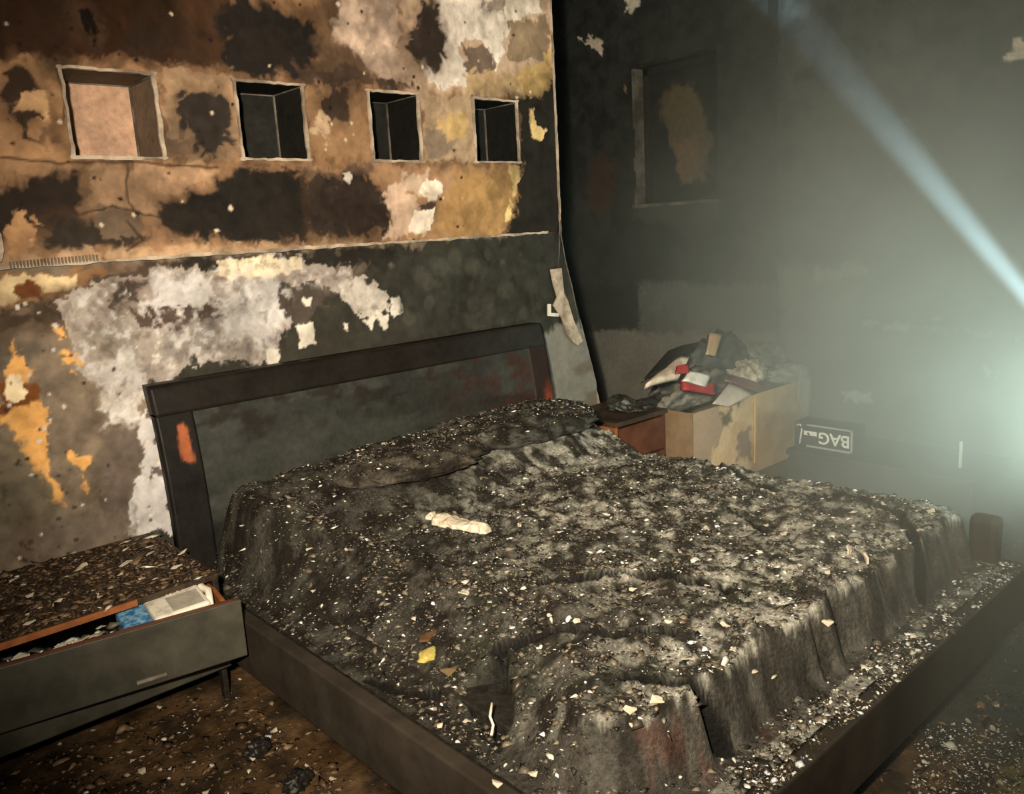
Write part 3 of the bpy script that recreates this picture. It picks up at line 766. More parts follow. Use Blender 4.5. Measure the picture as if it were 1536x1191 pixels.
red = sstep(0.62, 0.72, fbm(U*12, V*12, 3, 260))[:, None]
sc = sc*(1-0.7*red)+alb((74, 40, 28))*0.7*red
cols = cols*(1-0.85*side)+sc*0.85*side
for P, wid, dep, s_ in TEARS:
    a = 1-sstep(wid*1.5, wid*2.3, dist_line(P, U+0.012*(fbm(U*30, V*30, 2, 180)-.5), V+0.012*(fbm(U*30, V*30, 2, 190)-.5)))
    cols = cols*(1-0.95*a[:, None])+0.004*0.95*a[:, None]  # shade inside the cracks, painted nearly black into the bedding colour
a = 1-sstep(-0.01, 0.02, sdf_poly(HOLE, U+0.03*(fbm(U*25, V*25, 3, 200)-.5), V))
cols = cols*(1-a[:, None])+0.005*a[:, None]
me = fastmesh('burnt_blanket', np.stack([U, V, Zb], 1), gridfaces(len(bx), len(by)), cols)
blanket = prop(link('burnt_blanket', me, MAT['ash'], smooth=True), 'charred bedding covering the whole bed, cracked and strewn with ash', 'blanket')
# the mattress itself lies underneath, its foot end showing as folds
m_out = []
for i in range(48):
    a = 2*math.pi*i/48
    ca, sa = math.cos(a), math.sin(a)
    r = 1.0/max(abs(ca)/0.86, abs(sa)/0.92)
    m_out.append(((OX0+OX1)/2+0.03+min(r, 1.15)*ca, (OY0+OY1)/2+0.03+min(r, 1.15)*sa))
o = prism('mattress', m_out, 0.035, MAT['black'], None, 0.004); o.location.z = RZ-0.0055
prop(o, 'collapsed burnt mattress lying on the bed platform under the charred bedding', 'mattress')

# pillows: charred rounded lumps at the head
def lump(name, loc, rad, amp, mat, parent=None, seed=0, sub=4, flatb=0.5, rz=0.0, col=None, freq=3.0, tilt=(0, 0)):
    bm = bmesh.new(); bmesh.ops.create_icosphere(bm, subdivisions=sub, radius=1.0)
    for v in bm.verts:
        p = v.co
        e = 3.0
        # squarish pillow shape
        q = (abs(p.x)**e+abs(p.y)**e+abs(p.z)**2)**(1/e)
        s = 1/q**0.6
        n = float(fbm(np.array([p.x*freq+p.z*2+seed*5.3]), np.array([p.y*freq-p.z*1.7+seed]), 4, seed)[0])-0.5
        f = s*(1+amp*2*n)
        v.co = Vector((p.x*rad[0]*f, p.y*rad[1]*f, (p.z if p.z > 0 else p.z*flatb)*rad[2]*f))
    me = bpy.data.meshes.new(name); bm.to_mesh(me); bm.free()
    if col is not None:
        a = me.color_attributes.new('paint', 'FLOAT_COLOR', 'POINT')
        co = np.empty(len(me.vertices)*3, np.float32); me.vertices.foreach_get('co', co); co = co.reshape(-1, 3)
        n = fbm(co[:, 0]*30+seed, co[:, 1]*30+co[:, 2]*20, 4, seed)
        t = sstep(0.4, 0.7, n)[:, None]
        c4 = np.ones((len(co), 4), np.float32); c4[:, :3] = alb(col[0])*(1-t)+alb(col[1])*t
        a.data.foreach_set('color', c4.ravel())
    o = link(name, me, mat, parent, True)
    o.location = loc; o.rotation_euler = (tilt[0], tilt[1], rz)
    return o
PILLOWS = []
for loc, rad, seed, rz, cc, l in (((2.44, 2.66, 0.585), (0.37, 0.22, 0.085), 3, 0.04, ((40, 35, 27), (92, 86, 70)), 'charred pillow on the half of the bed beside the cardboard box'),
                                  ((1.80, 2.64, 0.575), (0.33, 0.21, 0.080), 8, -0.05, ((38, 31, 23), (88, 77, 60)), 'charred pillow on the half of the bed beside the open drawer')):
    p = lump('pillow', loc, rad, 0.16, MAT['ash'], None, seed, 5, 0.5, rz, cc, 5.0)
    prop(p, l, 'pillow', 'charred pillows'); PILLOWS.append(p)
bpy.context.view_layer.update()
from mathutils.bvhtree import BVHTree
def bvh_of(objs):
    V_, P_ = [], []
    for o_ in objs:
        k0 = len(V_); V_ += [o_.matrix_world @ v.co for v in o_.data.vertices]
        P_ += [tuple(i+k0 for i in p_.vertices) for p_ in o_.data.polygons]
    return BVHTree.FromPolygons(V_, P_)
BEDTOP = bvh_of([blanket]+PILLOWS)
def surf_z(x, y):
    out = np.empty(len(x))
    for i_, (a, b_) in enumerate(zip(x, y)):
        h = BEDTOP.ray_cast(Vector((a, b_, 2.0)), Vector((0, 0, -1)))
        out[i_] = h[0].z if h[0] is not None else RZ
    return out
def torn(x, y):
    m_ = np.full(len(x), 9.0)
    for P, wid, dep, s_ in TEARS: m_ = np.minimum(m_, dist_line(P, x, y)-wid*2.0)
    return m_ < 0
def steep(x, y):
    e = 0.012
    return (abs(surf_z(x+e, y)-surf_z(x-e, y))+abs(surf_z(x, y+e)-surf_z(x, y-e)))/(2*e)

# ------------------------------------------------------------------ loose debris (uncountable crumbs)
def crumbs(name, x, y, z, size, flatness, cols, label, cat='debris'):
    n = len(x)
    base = np.array([(1, 0, 0), (0, 1, 0), (-1, 0, 0), (0, -1, 0), (0, 0, 1), (0, 0, -1)], float)
    tri = np.array([(0, 1, 4), (1, 2, 4), (2, 3, 4), (3, 0, 4), (1, 0, 5), (2, 1, 5), (3, 2, 5), (0, 3, 5)])
    r = np.random.default_rng(len(name)*13+n)
    P = base[None]*(0.5+0.9*r.random((n, 6, 1)))
    P = P+0.25*(r.random((n, 6, 3))-0.5)
    P[:, :, 1] *= (0.25+0.6*r.random((n, 1))); P[:, :, 2] *= flatness*0.7
    a = r.random(n)*6.283; ca, sa = np.cos(a)[:, None], np.sin(a)[:, None]
    tl = (r.random(n)-0.5)[:, None]*0.9; ct, s_t = np.cos(tl), np.sin(tl)
    X0, Y0, Z0 = P[:, :, 0], P[:, :, 1], P[:, :, 2]
    X1, Z1 = X0*ct+Z0*s_t, -X0*s_t+Z0*ct
    X2, Y2 = X1*ca-Y0*sa, X1*sa+Y0*ca
    S = size[:, None]
    V_ = np.stack([x[:, None]+X2*S, y[:, None]+Y2*S, z[:, None]+(Z1+0.25*flatness)*S], -1).reshape(-1, 3)
    Fc = (tri[None]+np.arange(n)[:, None, None]*6).reshape(-1, 3)
    o = link(name, fastmesh(name, V_, Fc, np.repeat(cols, 6, 0)), MAT['debris'])
    return prop(o, label, cat, None, 'stuff')

PALE = [(236, 220, 190), (214, 196, 164), (190, 176, 150), (224, 214, 196)]
MIDC = [(98, 84, 62), (78, 64, 46), (116, 100, 76), (90, 84, 68)]
DARKC = [(30, 24, 17), (44, 36, 26), (56, 46, 33), (38, 35, 27)]
def pick(n, wp, wm, wd):
    pal = np.array([alb(c) for c in PALE+MIDC+DARKC])
    w_ = np.array([wp/4]*4+[wm/4]*4+[wd/4]*4); w_ /= w_.sum()
    return pal[rng.choice(12, n, p=w_)]
BROWN = [(126, 96, 66), (104, 78, 50), (84, 60, 36), (66, 46, 27), (52, 36, 21), (40, 28, 17)]
def pickb(n, wp):
    pal = np.array([alb(c) for c in PALE+BROWN]); w_ = np.array([wp/4]*4+[(1-wp)/6]*6)
    return pal[rng.choice(10, n, p=w_/w_.sum())]
def scatter(n, x0, x1, y0, y1, dens):
    xs, ys = [], []
    tot = 0
    while tot < n:
        x = rng.uniform(x0, x1, n*2); y = rng.uniform(y0, y1, n*2)
        k = rng.random(n*2) < dens(x, y)
        xs.append(x[k]); ys.append(y[k]); tot += k.sum()
    return np.concatenate(xs)[:n], np.concatenate(ys)[:n]
dn = lambda x, y: np.clip(0.25+1.1*sstep(0.45, 0.65, fbm(x*7, y*7, 4, 300)), 0, 1)*np.where(y < 2.88, 1, 0)
x, y = scatter(20000, BX0+.06, BX1-.06, BY0+.06, 2.9, dn)
k = (steep(x, y) < np.where(x < 1.35, 4.0, 1.3)) & ~torn(x, y); x, y = x[k], y[k]
crumbs('charred_crumbs', x, y, surf_z(x, y), rng.gamma(2.2, 0.0026, len(x))+0.002, 0.4, pick(len(x), 0.04, 0.46, 0.50), 'dark char and ash crumbs strewn over the bedding')
dn2 = lambda x, y: np.clip(0.10+0.6*sstep(0.5, 0.7, fbm(x*9, y*9, 4, 310))+0.45*sstep(1.5, 1.0, y)*sstep(1.2, 1.6, x)+0.25*sstep(2.3, 2.8, x), 0, 1)*np.where(y < 2.88, 1, 0)
x, y = scatter(3400, BX0+.06, BX1-.06, BY0+.06, 2.9, dn2)
k = (steep(x, y) < np.where(x < 1.35, 4.0, 1.3)) & ~torn(x, y); x, y = x[k], y[k]
crumbs('plaster_crumbs', x, y, surf_z(x, y)+0.001, rng.gamma(1.5, 0.0017, len(x))+0.0014, 0.45, pick(len(x), 0.55, 0.45, 0.0), 'pale plaster crumbs, some imitating wet glints, scattered over the charred bedding')  # real crumbs whose pale colour also stands in for glints on wet debris
# strip of debris along the rails
x = rng.uniform(BX0+.2, BX1-.03, 4200); y = BY0+0.006+rng.beta(1.2, 1.5, 4200)*0.10
k = rng.random(4200) < 0.15+sstep(.42, .62, fbm(x*9, y*9, 3, 333)); x, y = x[k], y[k]
crumbs('rail_crumbs', x, y, np.where((y > BY0+.05), np.minimum(surf_z(x, y), RZ+.03), RZ)+0.001, rng.gamma(1.8, 0.0022, len(x))+0.0015, 0.5, pick(len(x), 0.28, 0.44, 0.28), 'pale plaster crumbs along the foot rail of the bed')

# flakes: thin broken plates, several shapes shared by all copies
def flake_mesh(seed, th=0.16):
    r = np.random.default_rng(seed); k = r.integers(5, 9)
    an = np.sort(r.uniform(0, 6.283, k)+0); an = np.arange(k)*6.283/k+r.uniform(-.3, .3, k)
    rad = r.uniform(0.55, 1.1, k)
    vs = []
    for zt in (0, th):
        for a, q in zip(an, rad):
            vs.append((q*math.cos(a), q*math.sin(a)*0.75, zt+0.18*math.sin(2*a+seed)+r.uniform(-.04, .04)))
    vs += [(0, 0, -0.02), (0, 0, th+0.12)]
    fs = []
    for i in range(k):
        j = (i+1) % k
        fs += [(i, j, k+j, k+i), (k+i, k+j, 2*k+1), (j, i, 2*k)]
    me = bpy.data.meshes.new('plaster_flake'); me.from_pydata(vs, [], fs); me.materials.append(MAT['plaster'])
    return me
FL = [flake_mesh(s) for s in range(8)]
def flake(loc, size, label, group, rz=None, tilt=0.25, i=None, name='plaster_flake', stretch=1.0):
    o = bpy.data.objects.new(name, FL[rng.integers(8) if i is None else i]); COL.objects.link(o)
    o.location = loc; o.scale = (size*stretch, size, size)
    o.rotation_euler = (rng.uniform(-tilt, tilt), rng.uniform(-tilt, tilt), rng.uniform(0, 6.28) if rz is None else rz)
    return prop(o, label, 'plaster', group)
def on_bed(px, py):
    d_ = Vector(ROT @ _v(px, py)).normalized(); h = BEDTOP.ray_cast(Vector(EYEP), d_)
    return np.array(h[0]) if h[0] is not None else at(px, py, 2, RZ)
LB, GB = 'small pale plaster flake fallen on the charred bedding', 'plaster flakes on the bed'
for px, py, s in [(697, 893, .020), (735, 905, .010), (538, 686, .014), (545, 676, .010), (590, 668, .012), (576, 668, .014), (465, 826, .016), (520, 826, .012),
                  (1150, 790, .014), (1175, 803, .016), (1162, 742, .012), (1060, 795, .014), (1380, 798, .016), (1395, 770, .012), (868, 715, .012),
                  (945, 1068, .020), (948, 1090, .012), (985, 1055, .018), (1100, 978, .014), (865, 935, .013), (1003, 935, .012), (950, 886, .013),
                  (825, 925, .010), (1088, 940, .014), (1240, 938, .022), (1160, 1018, .012), (1130, 1010, .012), (425, 715, .010), (417, 741, .010),
                  (455, 720, .010), (364, 790, .010), (480, 785, .010), (600, 795, .010), (650, 770, .010), (690, 735, .010), (470, 888, .010), (570, 890, .010),
                  (520, 960, .010), (620, 930, .012), (660, 1090, .010), (700, 1085, .012), (745, 1180, .016), (800, 1165, .014), (1398, 768, .016),
                  (1230, 735, .012), (1185, 722, .012), (1310, 748, .012), (1325, 758, .012), (1060, 880, .010), (910, 760, .010), (1200, 850, .012), (1240, 860, .012),
                  (780, 790, .012), (840, 800, .012), (640, 700, .010), (905, 830, .011), (1020, 830, .010), (760, 860, .010)]:
    q = on_bed(px, py)
    if q[1] > 2.35: lb, gb = 'small pale plaster flake lying by the charred pillows', 'flakes by the pillows'
    elif q[0] > 2.45: lb, gb = 'small pale plaster flake on the bedding edge towards the cardboard box', 'flakes on the far edge of the bedding'
    elif q[1] < 1.15: lb, gb = 'small pale plaster flake on the bedding above the foot rail', 'flakes above the foot rail'
    elif abs(q[0]-1.75) < .35 and q[1] > 1.75: lb, gb = 'small pale plaster flake lying around the long cream plaster chunk', 'flakes around the plaster chunk'
    elif q[0] < 1.35: lb, gb = 'small pale plaster flake on the dark side of the bedding near the drawer', 'flakes on the dark side of the bedding'
    else: lb, gb = 'small pale plaster flake among the long cracks in the bedding', 'flakes among the cracks'
    flake((q[0], q[1], q[2]+s*0.35), s, lb, gb)
# two tall cream shards standing in the bedding near the foot
for px, py, s, l in [(1296, 845, .034, 'broad cream plaster shard standing on edge in the bedding'), (1271, 834, .026, 'thin cream plaster splinter standing beside the broad cream shard')]:
    q = on_bed(px, py); o = flake((q[0], q[1], q[2]+.02), s, l, None, 0.6, 0.0, 2, 'plaster_shard'); o.rotation_euler = (1.15, 0.2, 0.5 if s > .03 else 0.1)
    if s < .03: o.scale = (s*.45, s, s)
# the long pale chunk in the middle of the bed
q0, q1 = on_bed(645, 772), on_bed(733, 803)
dv = q1-q0; L = np.linalg.norm(dv[:2])
bm = bmesh.new(); nseg = 14
rr = np.random.default_rng(5)
ring = []
for i in range(nseg+1):
    t = i/nseg; wd = 0.030*(0.55+0.6*math.sin(math.pi*min(1, t*1.05+.12))+rr.uniform(-.18, .18)); h = 0.020*(0.6+rr.uniform(0, .7))
    ring.append([bm.verts.new((t*L-L/2, s*wd+rr.uniform(-.004, .004), zz)) for s, zz in ((-1, -0.006), (1, -0.006), (0.9, h*.8), (0.1, h), (-0.8, h*.7))])
for i in range(nseg):
    for j in range(5):
        bm.faces.new((ring[i][j], ring[i][(j+1) % 5], ring[i+1][(j+1) % 5], ring[i+1][j]))
bm.faces.new(ring[0][::-1]); bm.faces.new(ring[-1]); bmesh.ops.recalc_face_normals(bm, faces=list(bm.faces))
me = bpy.data.meshes.new('plaster_chunk'); bm.to_mesh(me); bm.free()
o = link('plaster_chunk', me, MAT['plaster']); o.location = (q0+q1)/2; o.rotation_euler = (0, 0, math.atan2(dv[1], dv[0]))
prop(o, 'long crumbling cream plaster chunk in the middle of the bed', 'plaster')
# yellow-green scrap, brown flake above it, torn white drip in the hole
q = on_bed(643, 985)
o = lump('food_scrap', (q[0], q[1], q[2]+.004), (0.036, 0.022, 0.018), 0.42, mat_painted('fruit_skin', rough=(.3, .5), grain=60, var=.2, bumps=.1), None, 15, 3, 0.5, 0.3, ((172, 146, 72), (132, 158, 74)), 3.0)
prop(o, 'yellow and green lumpy scrap lying on the charred bedding', 'scrap')
q = on_bed(640, 960); o = flake((q[0], q[1], q[2]+.008), .036, 'burnt orange-brown curled flake above the yellow-green scrap', None, 0.4, .2, 3, 'burnt_flake')
o.data = o.data.copy(); o.data.materials.clear(); o.data.materials.append(mat_char('brown_flake', (.05, .025, .01), (.22, .11, .05), 30))
q = on_bed(675, 1010); o = flake((q[0], q[1], q[2]+.006), .028, 'small tan curled flake at the rim of the torn hole', None, 0.4, .3, 4, 'burnt_flake')
o.data = o.data.copy(); o.data.materials.clear(); o.data.materials.append(mat_char('tan_flake', (.10, .07, .03), (.34, .25, .13), 30))
tube('hanging_thread', [at(738, 1055, 2, .36), at(735, 1075, 2, .345), at(740, 1088, 2, .335), at(737, 1103, 2, .325)], 0.0035, MAT['plaster'], blanket)

# ------------------------------------------------------------------ left nightstand with its open drawer
ns = prop(empty('nightstand', (0.63, 2.8, 0)), 'scorched grey nightstand with its top drawer pulled open askew', 'nightstand')
NO = np.array(ns.location)
def nbox(name, b, m, parent=ns, bev=0.003, org=None):
    o_ = NO if org is None else org
    return box(name, (b[0]-o_[0], b[1]-o_[0], b[2]-o_[1], b[3]-o_[1], b[4]-o_[2], b[5]-o_[2]), m, parent, bev)
NX0, NX1 = 0.20, 0.952
MAT['browntop'] = mat_char('charred_brown_top', (0.02, 0.013, 0.008), (0.09, 0.06, 0.036), 22, 0.6, 0.3)
nbox('top_panel', (NX0, NX1, 2.515, 3.095, 0.408, 0.428), MAT['browntop'])
nbox('edge_band', (NX0, 0.70, 2.506, 2.514, 0.410, 0.429), MAT['orange'], bev=0.001)
nbox('side_panel', (NX0, NX0+.018, 2.52, 3.09, 0.10, 0.408), MAT['front'])
nbox('side_panel', (NX1-.018, NX1, 2.52, 3.09, 0.10, 0.408), MAT['black'])
nbox('back_panel', (NX0+.018, NX1-.018, 3.075, 3.09, 0.10, 0.408), MAT['black'])
nbox('bottom_panel', (NX0+.018, NX1-.018, 2.52, 3.075, 0.10, 0.118), MAT['black'])
nbox('lower_drawer_front', (NX0+.004, NX1-.004, 2.492, 2.514, 0.118, 0.245), MAT['front'])
for x in (NX0+.02, NX1-.03):
    for y in (2.515, 3.04):
        nbox('leg', (x, x+.018, y, y+.03, 0.0, 0.10), MAT['black'] if x > .5 else MAT['plaster'], bev=0.002)
# drawer: skewed
A, B = np.array([0.20, 2.468]), np.array([0.948, 2.352])
ang = math.atan2(B[1]-A[1], B[0]-A[0]); DL = np.linalg.norm(B-A)
dr = empty('drawer', (A[0]-NO[0], A[1]-NO[1], 0), ang); dr.parent = ns
box('front_panel', (0, DL, 0, 0.020, 0.205, 0.388), MAT['front'], dr, 0.003)
box('front_edge', (0.01, DL-.01, 0.003, 0.017, 0.3885, 0.392), MAT['redwood'], dr, 0.0)
box('side_wall', (DL-.05, DL-.036, 0.021, 0.30, 0.22, 0.385), MAT['orange'], dr, 0.002)
box('side_wall', (0.03, 0.044, 0.021, 0.20, 0.22, 0.385), MAT['orange'], dr, 0.002)
box('drawer_bottom', (0.045, DL-.052, 0.021, 0.17, 0.30, 0.308), MAT['redwood'], dr, 0.001)
me_h = box('handle', (DL*0.58, DL*0.69, -0.012, -0.001, 0.225, 0.235), MAT['beadgrey'], dr, 0.003)
# white and blue carton in the drawer
cb = prop(empty('carton', (0.775, 2.475, 0.345), ang+0.12), 'crumpled white carton with a blue end lying in the open drawer', 'carton')
cb.rotation_euler = (0.10, -0.03, ang+0.06)
box('carton_body', (-0.055, 0.105, -0.070, 0.095, -0.018, 0.060), MAT['white'], cb, 0.008)
box('blue_end', (-0.135, -0.056, -0.066, 0.075, -0.018, 0.050), MAT['blue'], cb, 0.010)
box('printed_panel', (0.0, 0.092, -0.062, 0.03, 0.0602, 0.0612), mat_char('faded_print', (.35, .33, .28), (.5, .48, .42), 20, .6), cb, 0.0)
tube('printed_scribble', [(-0.01+0.012*i, 0.050+0.008*math.sin(i*2.2), 0.0612) for i in range(6)], 0.0022, MAT['bead'], cb)
tube('crumpled_flap', [(0.108, -0.05, 0.03), (0.122, 0.0, 0.055), (0.118, 0.05, 0.045), (0.108, 0.085, 0.06)], 0.012, MAT['white'], cb, 5)
# debris on the nightstand
x = rng.uniform(NX0+.01, NX1-.01, 2600); y = rng.uniform(2.52, 3.08, 2600)
crumbs('nightstand_crumbs', x, y, np.full(2600, 0.429), rng.gamma(2.0, 0.0048, 2600)+0.002, 0.22, pickb(2600, 0.02), 'burnt crumbs covering the top of the grey nightstand')
LN, GN = 'pale flake lying on the debris-covered top of the grey nightstand', 'flakes on the nightstand'
for px, py, s, st_ in [(45, 893, .018, 1.2), (85, 905, .020, 1.4), (40, 922, .012, 1), (45, 934, .018, 1.3), (120, 852, .020, 2.2), (190, 845, .020, 2.0), (222, 832, .014, 2.2), (265, 850, .018, 1.6),
                       (272, 830, .018, 1.8), (180, 862, .014, 1.4), (225, 820, .012, 2), (60, 912, .010, 1), (150, 895, .012, 1.4), (165, 882, .010, 1.5), (20, 870, .012, 2), (100, 865, .010, 1.4), (212, 868, .012, 1.4)]:
    q = at(px, py, 2, 0.434); flake((q[0], q[1], 0.434), s*.8, LN, GN, 0.35, .2, stretch=st_)
LD, GD = 'pale scrap lying in the open drawer of the grey nightstand', 'scraps in the drawer'
for px, py, s in [(38, 978, .022), (95, 962, .020), (120, 955, .016), (140, 948, .014), (175, 930, .014), (150, 935, .010)]:
    q = at(px, py, 2, 0.385); flake((q[0], max(q[1], 2.45), 0.372), s, LD, GD, 0.3, .3, stretch=1.7)
x = rng.uniform(0.24, 0.86, 500); y = 2.475-(x-.2)*0.155+rng.uniform(0.03, .10, 500)
crumbs('drawer_litter', x, y, rng.uniform(.31, .37, 500), rng.gamma(2.5, 0.006, 500)+0.004, 0.5, pick(500, 0.15, 0.45, 0.4), 'burnt litter filling the open drawer of the grey nightstand')

# ------------------------------------------------------------------ floor debris
def fl_d(x, y):
    return np.where((x < BX0-.01) & (y < 2.6) | (y < BY0-.02) | (x > BX1+.02), 1, 0.12)
x, y = scatter(13000, 0.1, 3.9, 0.2, 2.9, fl_d)
crumbs('floor_crumbs', x, y, 0.010*(fbm(x*11, y*11, 4, 8)-0.6)+.001, rng.gamma(2.0, 0.0042, len(x))+0.002, 0.28, pickb(len(x), 0.025), 'burnt crumbs littering the wet floor')
LF, GF = 'pale flake lying on the littered floor beside the bed', 'flakes on the floor by the grey nightstand'
for px, py, s in [(412, 1098, .018), (380, 1140, .014), (215, 1158, .020), (240, 1156, .010), (255, 1155, .010), (195, 1130, .014), (200, 1142, .016), (240, 1062, .016), (318, 1150, .012), (275, 1178, .010),
                  (90, 1118, .012), (140, 1097, .012), (505, 1100, .012), (500, 1170, .016), (585, 1172, .012), (310, 1190, .016), (190, 1165, .012), (360, 1020, .010), (460, 1150, .010), (400, 1125, .012)]:
    q = at(px, py, 2, 0.005); flake((q[0], q[1], 0.008), s*.8, LF, GF)
LR, GR = 'pale flake lying on the littered floor past the foot rail', 'flakes on the floor past the foot rail'
for px, py, s in [(1366, 1104, .014), (1430, 1088, .012), (1452, 1083, .016), (1488, 1094, .018), (1390, 1120, .010), (1432, 1160, .018), (1470, 1115, .012), (1500, 1175, .012), (1400, 1165, .012), (1378, 1150, .010), (1490, 978, .014), (1495, 1060, .016), (1400, 1185, .012), (1480, 1150, .012)]:
    q = at(px, py, 2, 0.005); flake((q[0], q[1], 0.008), s*.7, LR, GR)
x = rng.uniform(0, 1, 700); y = rng.uniform(0, 1, 700)
gp = np.array([at(1370+160*a, 1085+115*b, 2, 0.004) for a, b in zip(x, y)])
crumbs('wet_glitter', gp[:, 0], gp[:, 1], gp[:, 2], rng.gamma(2, 0.0012, 700)+0.0012, 0.5, pick(700, 0.75, 0.25, 0), 'tiny pale crumbs imitating wet glints on the floor past the foot rail')  # pale colour stands in for torch glints on the wet floor debris
for px, py, r, l in [(388, 1130, .050, 'round charred lump on the floor near the small pale shell-like flake'), (447, 1180, .050, 'black charred lump on the floor against the bed rail')]:
    q = at(px, py, 2, 0.0); o = lump('charred_lump', (q[0], q[1], 0.010), (r*.8, r*.55, .03), .6, MAT['black'], None, int(px) % 17, 4, .4, 0.4, None, 6.0); prop(o, l, 'debris')

# ------------------------------------------------------------------ right-hand nightstand, cardboard box and pile
n2 = prop(empty('nightstand', (3.40, 2.88, 0)), 'red-brown nightstand beside the cardboard box, behind the bed', 'nightstand')
NO2 = np.array(n2.location)
def n2box(name, b, m, bev=0.003): return nbox(name, b, m, n2, bev, NO2)
n2box('top_panel', (3.08, 3.50, 2.69, 3.085, 0.440, 0.465), mat_char('sooty_wood_top', (.03, .022, .015), (.10, .06, .035), 9, .5), 0.003)
n2box('side_panel', (3.09, 3.108, 2.70, 3.08, 0.06, 0.440), MAT['orange'])
n2box('side_panel', (3.472, 3.49, 2.70, 3.08, 0.06, 0.440), MAT['redwood'])
n2box('back_panel', (3.108, 3.472, 3.06, 3.08, 0.06, 0.440), MAT['redwood'])
n2box('drawer_front', (3.112, 3.468, 2.685, 2.705, 0.26, 0.432), MAT['redwood'])
n2box('drawer_front', (3.112, 3.468, 2.685, 2.705, 0.07, 0.252), MAT['redwood'])
for x in (3.09, 3.46):
    for y in (2.71, 3.04): n2box('leg', (x, x+.03, y, y+.03, 0, .06), MAT['black'])

CBY = 2.53
def cbp(px, py): q = at(px, py, 1, CBY); return q
cw0, cw1 = cbp(1040, 640)[0], cbp(1212, 600)[0]
zt = cbp(1131, 592)[2]
cbx = prop(empty('cardboard_box', ((cw0+cw1)/2, CBY+.18, 0)), 'open brown cardboard box with a yellow strip, heaped with scorched belongings', 'box')
CO = np.array(cbx.location)
xs, zs = np.linspace(cw0, cw1, 90), np.linspace(0.0, zt, 50)
U, V = [g.ravel() for g in np.meshgrid(xs, zs, indexing='ij')]
cv = Canvas(U, V, (1, CBY, 0, 2)); cv.base((206, 162, 112), (220, 178, 124))
cv.paint([(1030, 600), (1075, 600), (1085, 640), (1060, 700), (1030, 700)], (170, 136, 102), .012, .02)
cv.paint([(1080, 618), (1098, 612), (1100, 635), (1085, 638)], (104, 84, 62), .012, .01)
cv.paint([(1108, 650), (1126, 640), (1128, 690), (1104, 690)], (150, 116, 88), .012, .01)
cv.paint([(1085, 600), (1112, 606), (1110, 612), (1086, 608)], (120, 96, 70), .008, .01)
me = fastmesh('front_wall', np.stack([U, np.full(len(U), CBY)+.006*(fbm(U*6, V*6, 2, 5)-.5), V], 1)-CO, gridfaces(90, 50), cv.col)
cm = mat_painted('cardboard', rough=(.7, .9), grain=50, var=.12, bumps=.1)
link('front_wall', me, cm, cbx, True)
mcard = mat_char('cardboard_inside', (.22, .14, .08), (.36, .25, .15), 10, .85, .2, .1)
def cbox(name, b, m, bev=0.001): return nbox(name, b, m, cbx, bev, CO)
cbox('side_wall', (cw0, cw0+.006, CBY+.006, CBY+.37, 0, zt), mcard); cbox('side_wall', (cw1-.006, cw1, CBY+.006, CBY+.37, 0, zt), mcard)
cbox('back_wall', (cw0, cw1, CBY+.371, CBY+.377, 0, zt), mcard); cbox('box_floor', (cw0+.007, cw1-.007, CBY+.007, CBY+.37, 0.002, .008), mcard)
xs_ = cbp(1131, 640)[0]
m, nt, b = newmat('yellow_strip'); b.inputs['Base Color'].default_value = (.75, .55, .18, 1); b.inputs['Roughness'].default_value = .5
cbox('yellow_strip', (xs_-.008, xs_+.008, CBY-.012, CBY-.005, .06, zt), m, 0.002)

# belongings heaped in and over the box
def pt(px, py, Y): return at(px, py, 1, Y+0.22)
def cloth(name, px, py, Y, rad, cols, label, cat, seed, amp=.3, tilt=(0, 0), rz=0, freq=3.0, group=None):
    q = pt(px, py, Y)
    o = lump(name, tuple(q), rad, amp, MAT['cloth'], None, seed, 4, .7, rz, cols, freq, tilt)
    return prop(o, label, cat, group)
MAT['cloth'] = mat_painted('scorched_cloth', rough=(.6, .9), grain=45, var=.3, bumps=.4)
cloth('charred_bundle', 1035, 588, 2.54, (.27, .12, .11), ((48, 45, 38), (150, 136, 110)), 'dark charred bundle of clothes at the base of the heap in the box', 'clothes', 21, .42, (0, -.1), 0, 6.0)
cloth('charred_bundle', 1080, 548, 2.58, (.22, .13, .17), ((40, 40, 34), (84, 80, 68)), 'tall dark grey bundle at the peak of the heap', 'clothes', 22, .42, (0, .2), 0, 5.0)
cloth('charred_bundle', 1010, 560, 2.66, (.20, .08, .07), ((40, 38, 32), (110, 100, 82)), 'flattened sooty cloth sloping down from the heap', 'clothes', 28, .4, (0, -.55), 0, 6.0)
cloth('cream_cloth', 1118, 562, 2.45, (.15, .10, .085), ((150, 134, 104), (236, 204, 164)), 'crumpled cream cloth on top of the cardboard box', 'cloth', 24, .45, (0, 0), 0, 6.0)
cloth('grey_cloth', 1150, 540, 2.58, (.24, .10, .10), ((110, 108, 92), (160, 150, 124)), 'grey crumpled cloth behind the cream cloth', 'cloth', 25, .42, (0, .1), 0, 6.0)
cloth('brown_cloth', 1145, 580, 2.50, (.38, .14, .10), ((70, 62, 50), (120, 84, 74)), 'brown and dull pink cloth stuffed into the cardboard box', 'cloth', 27, .3)
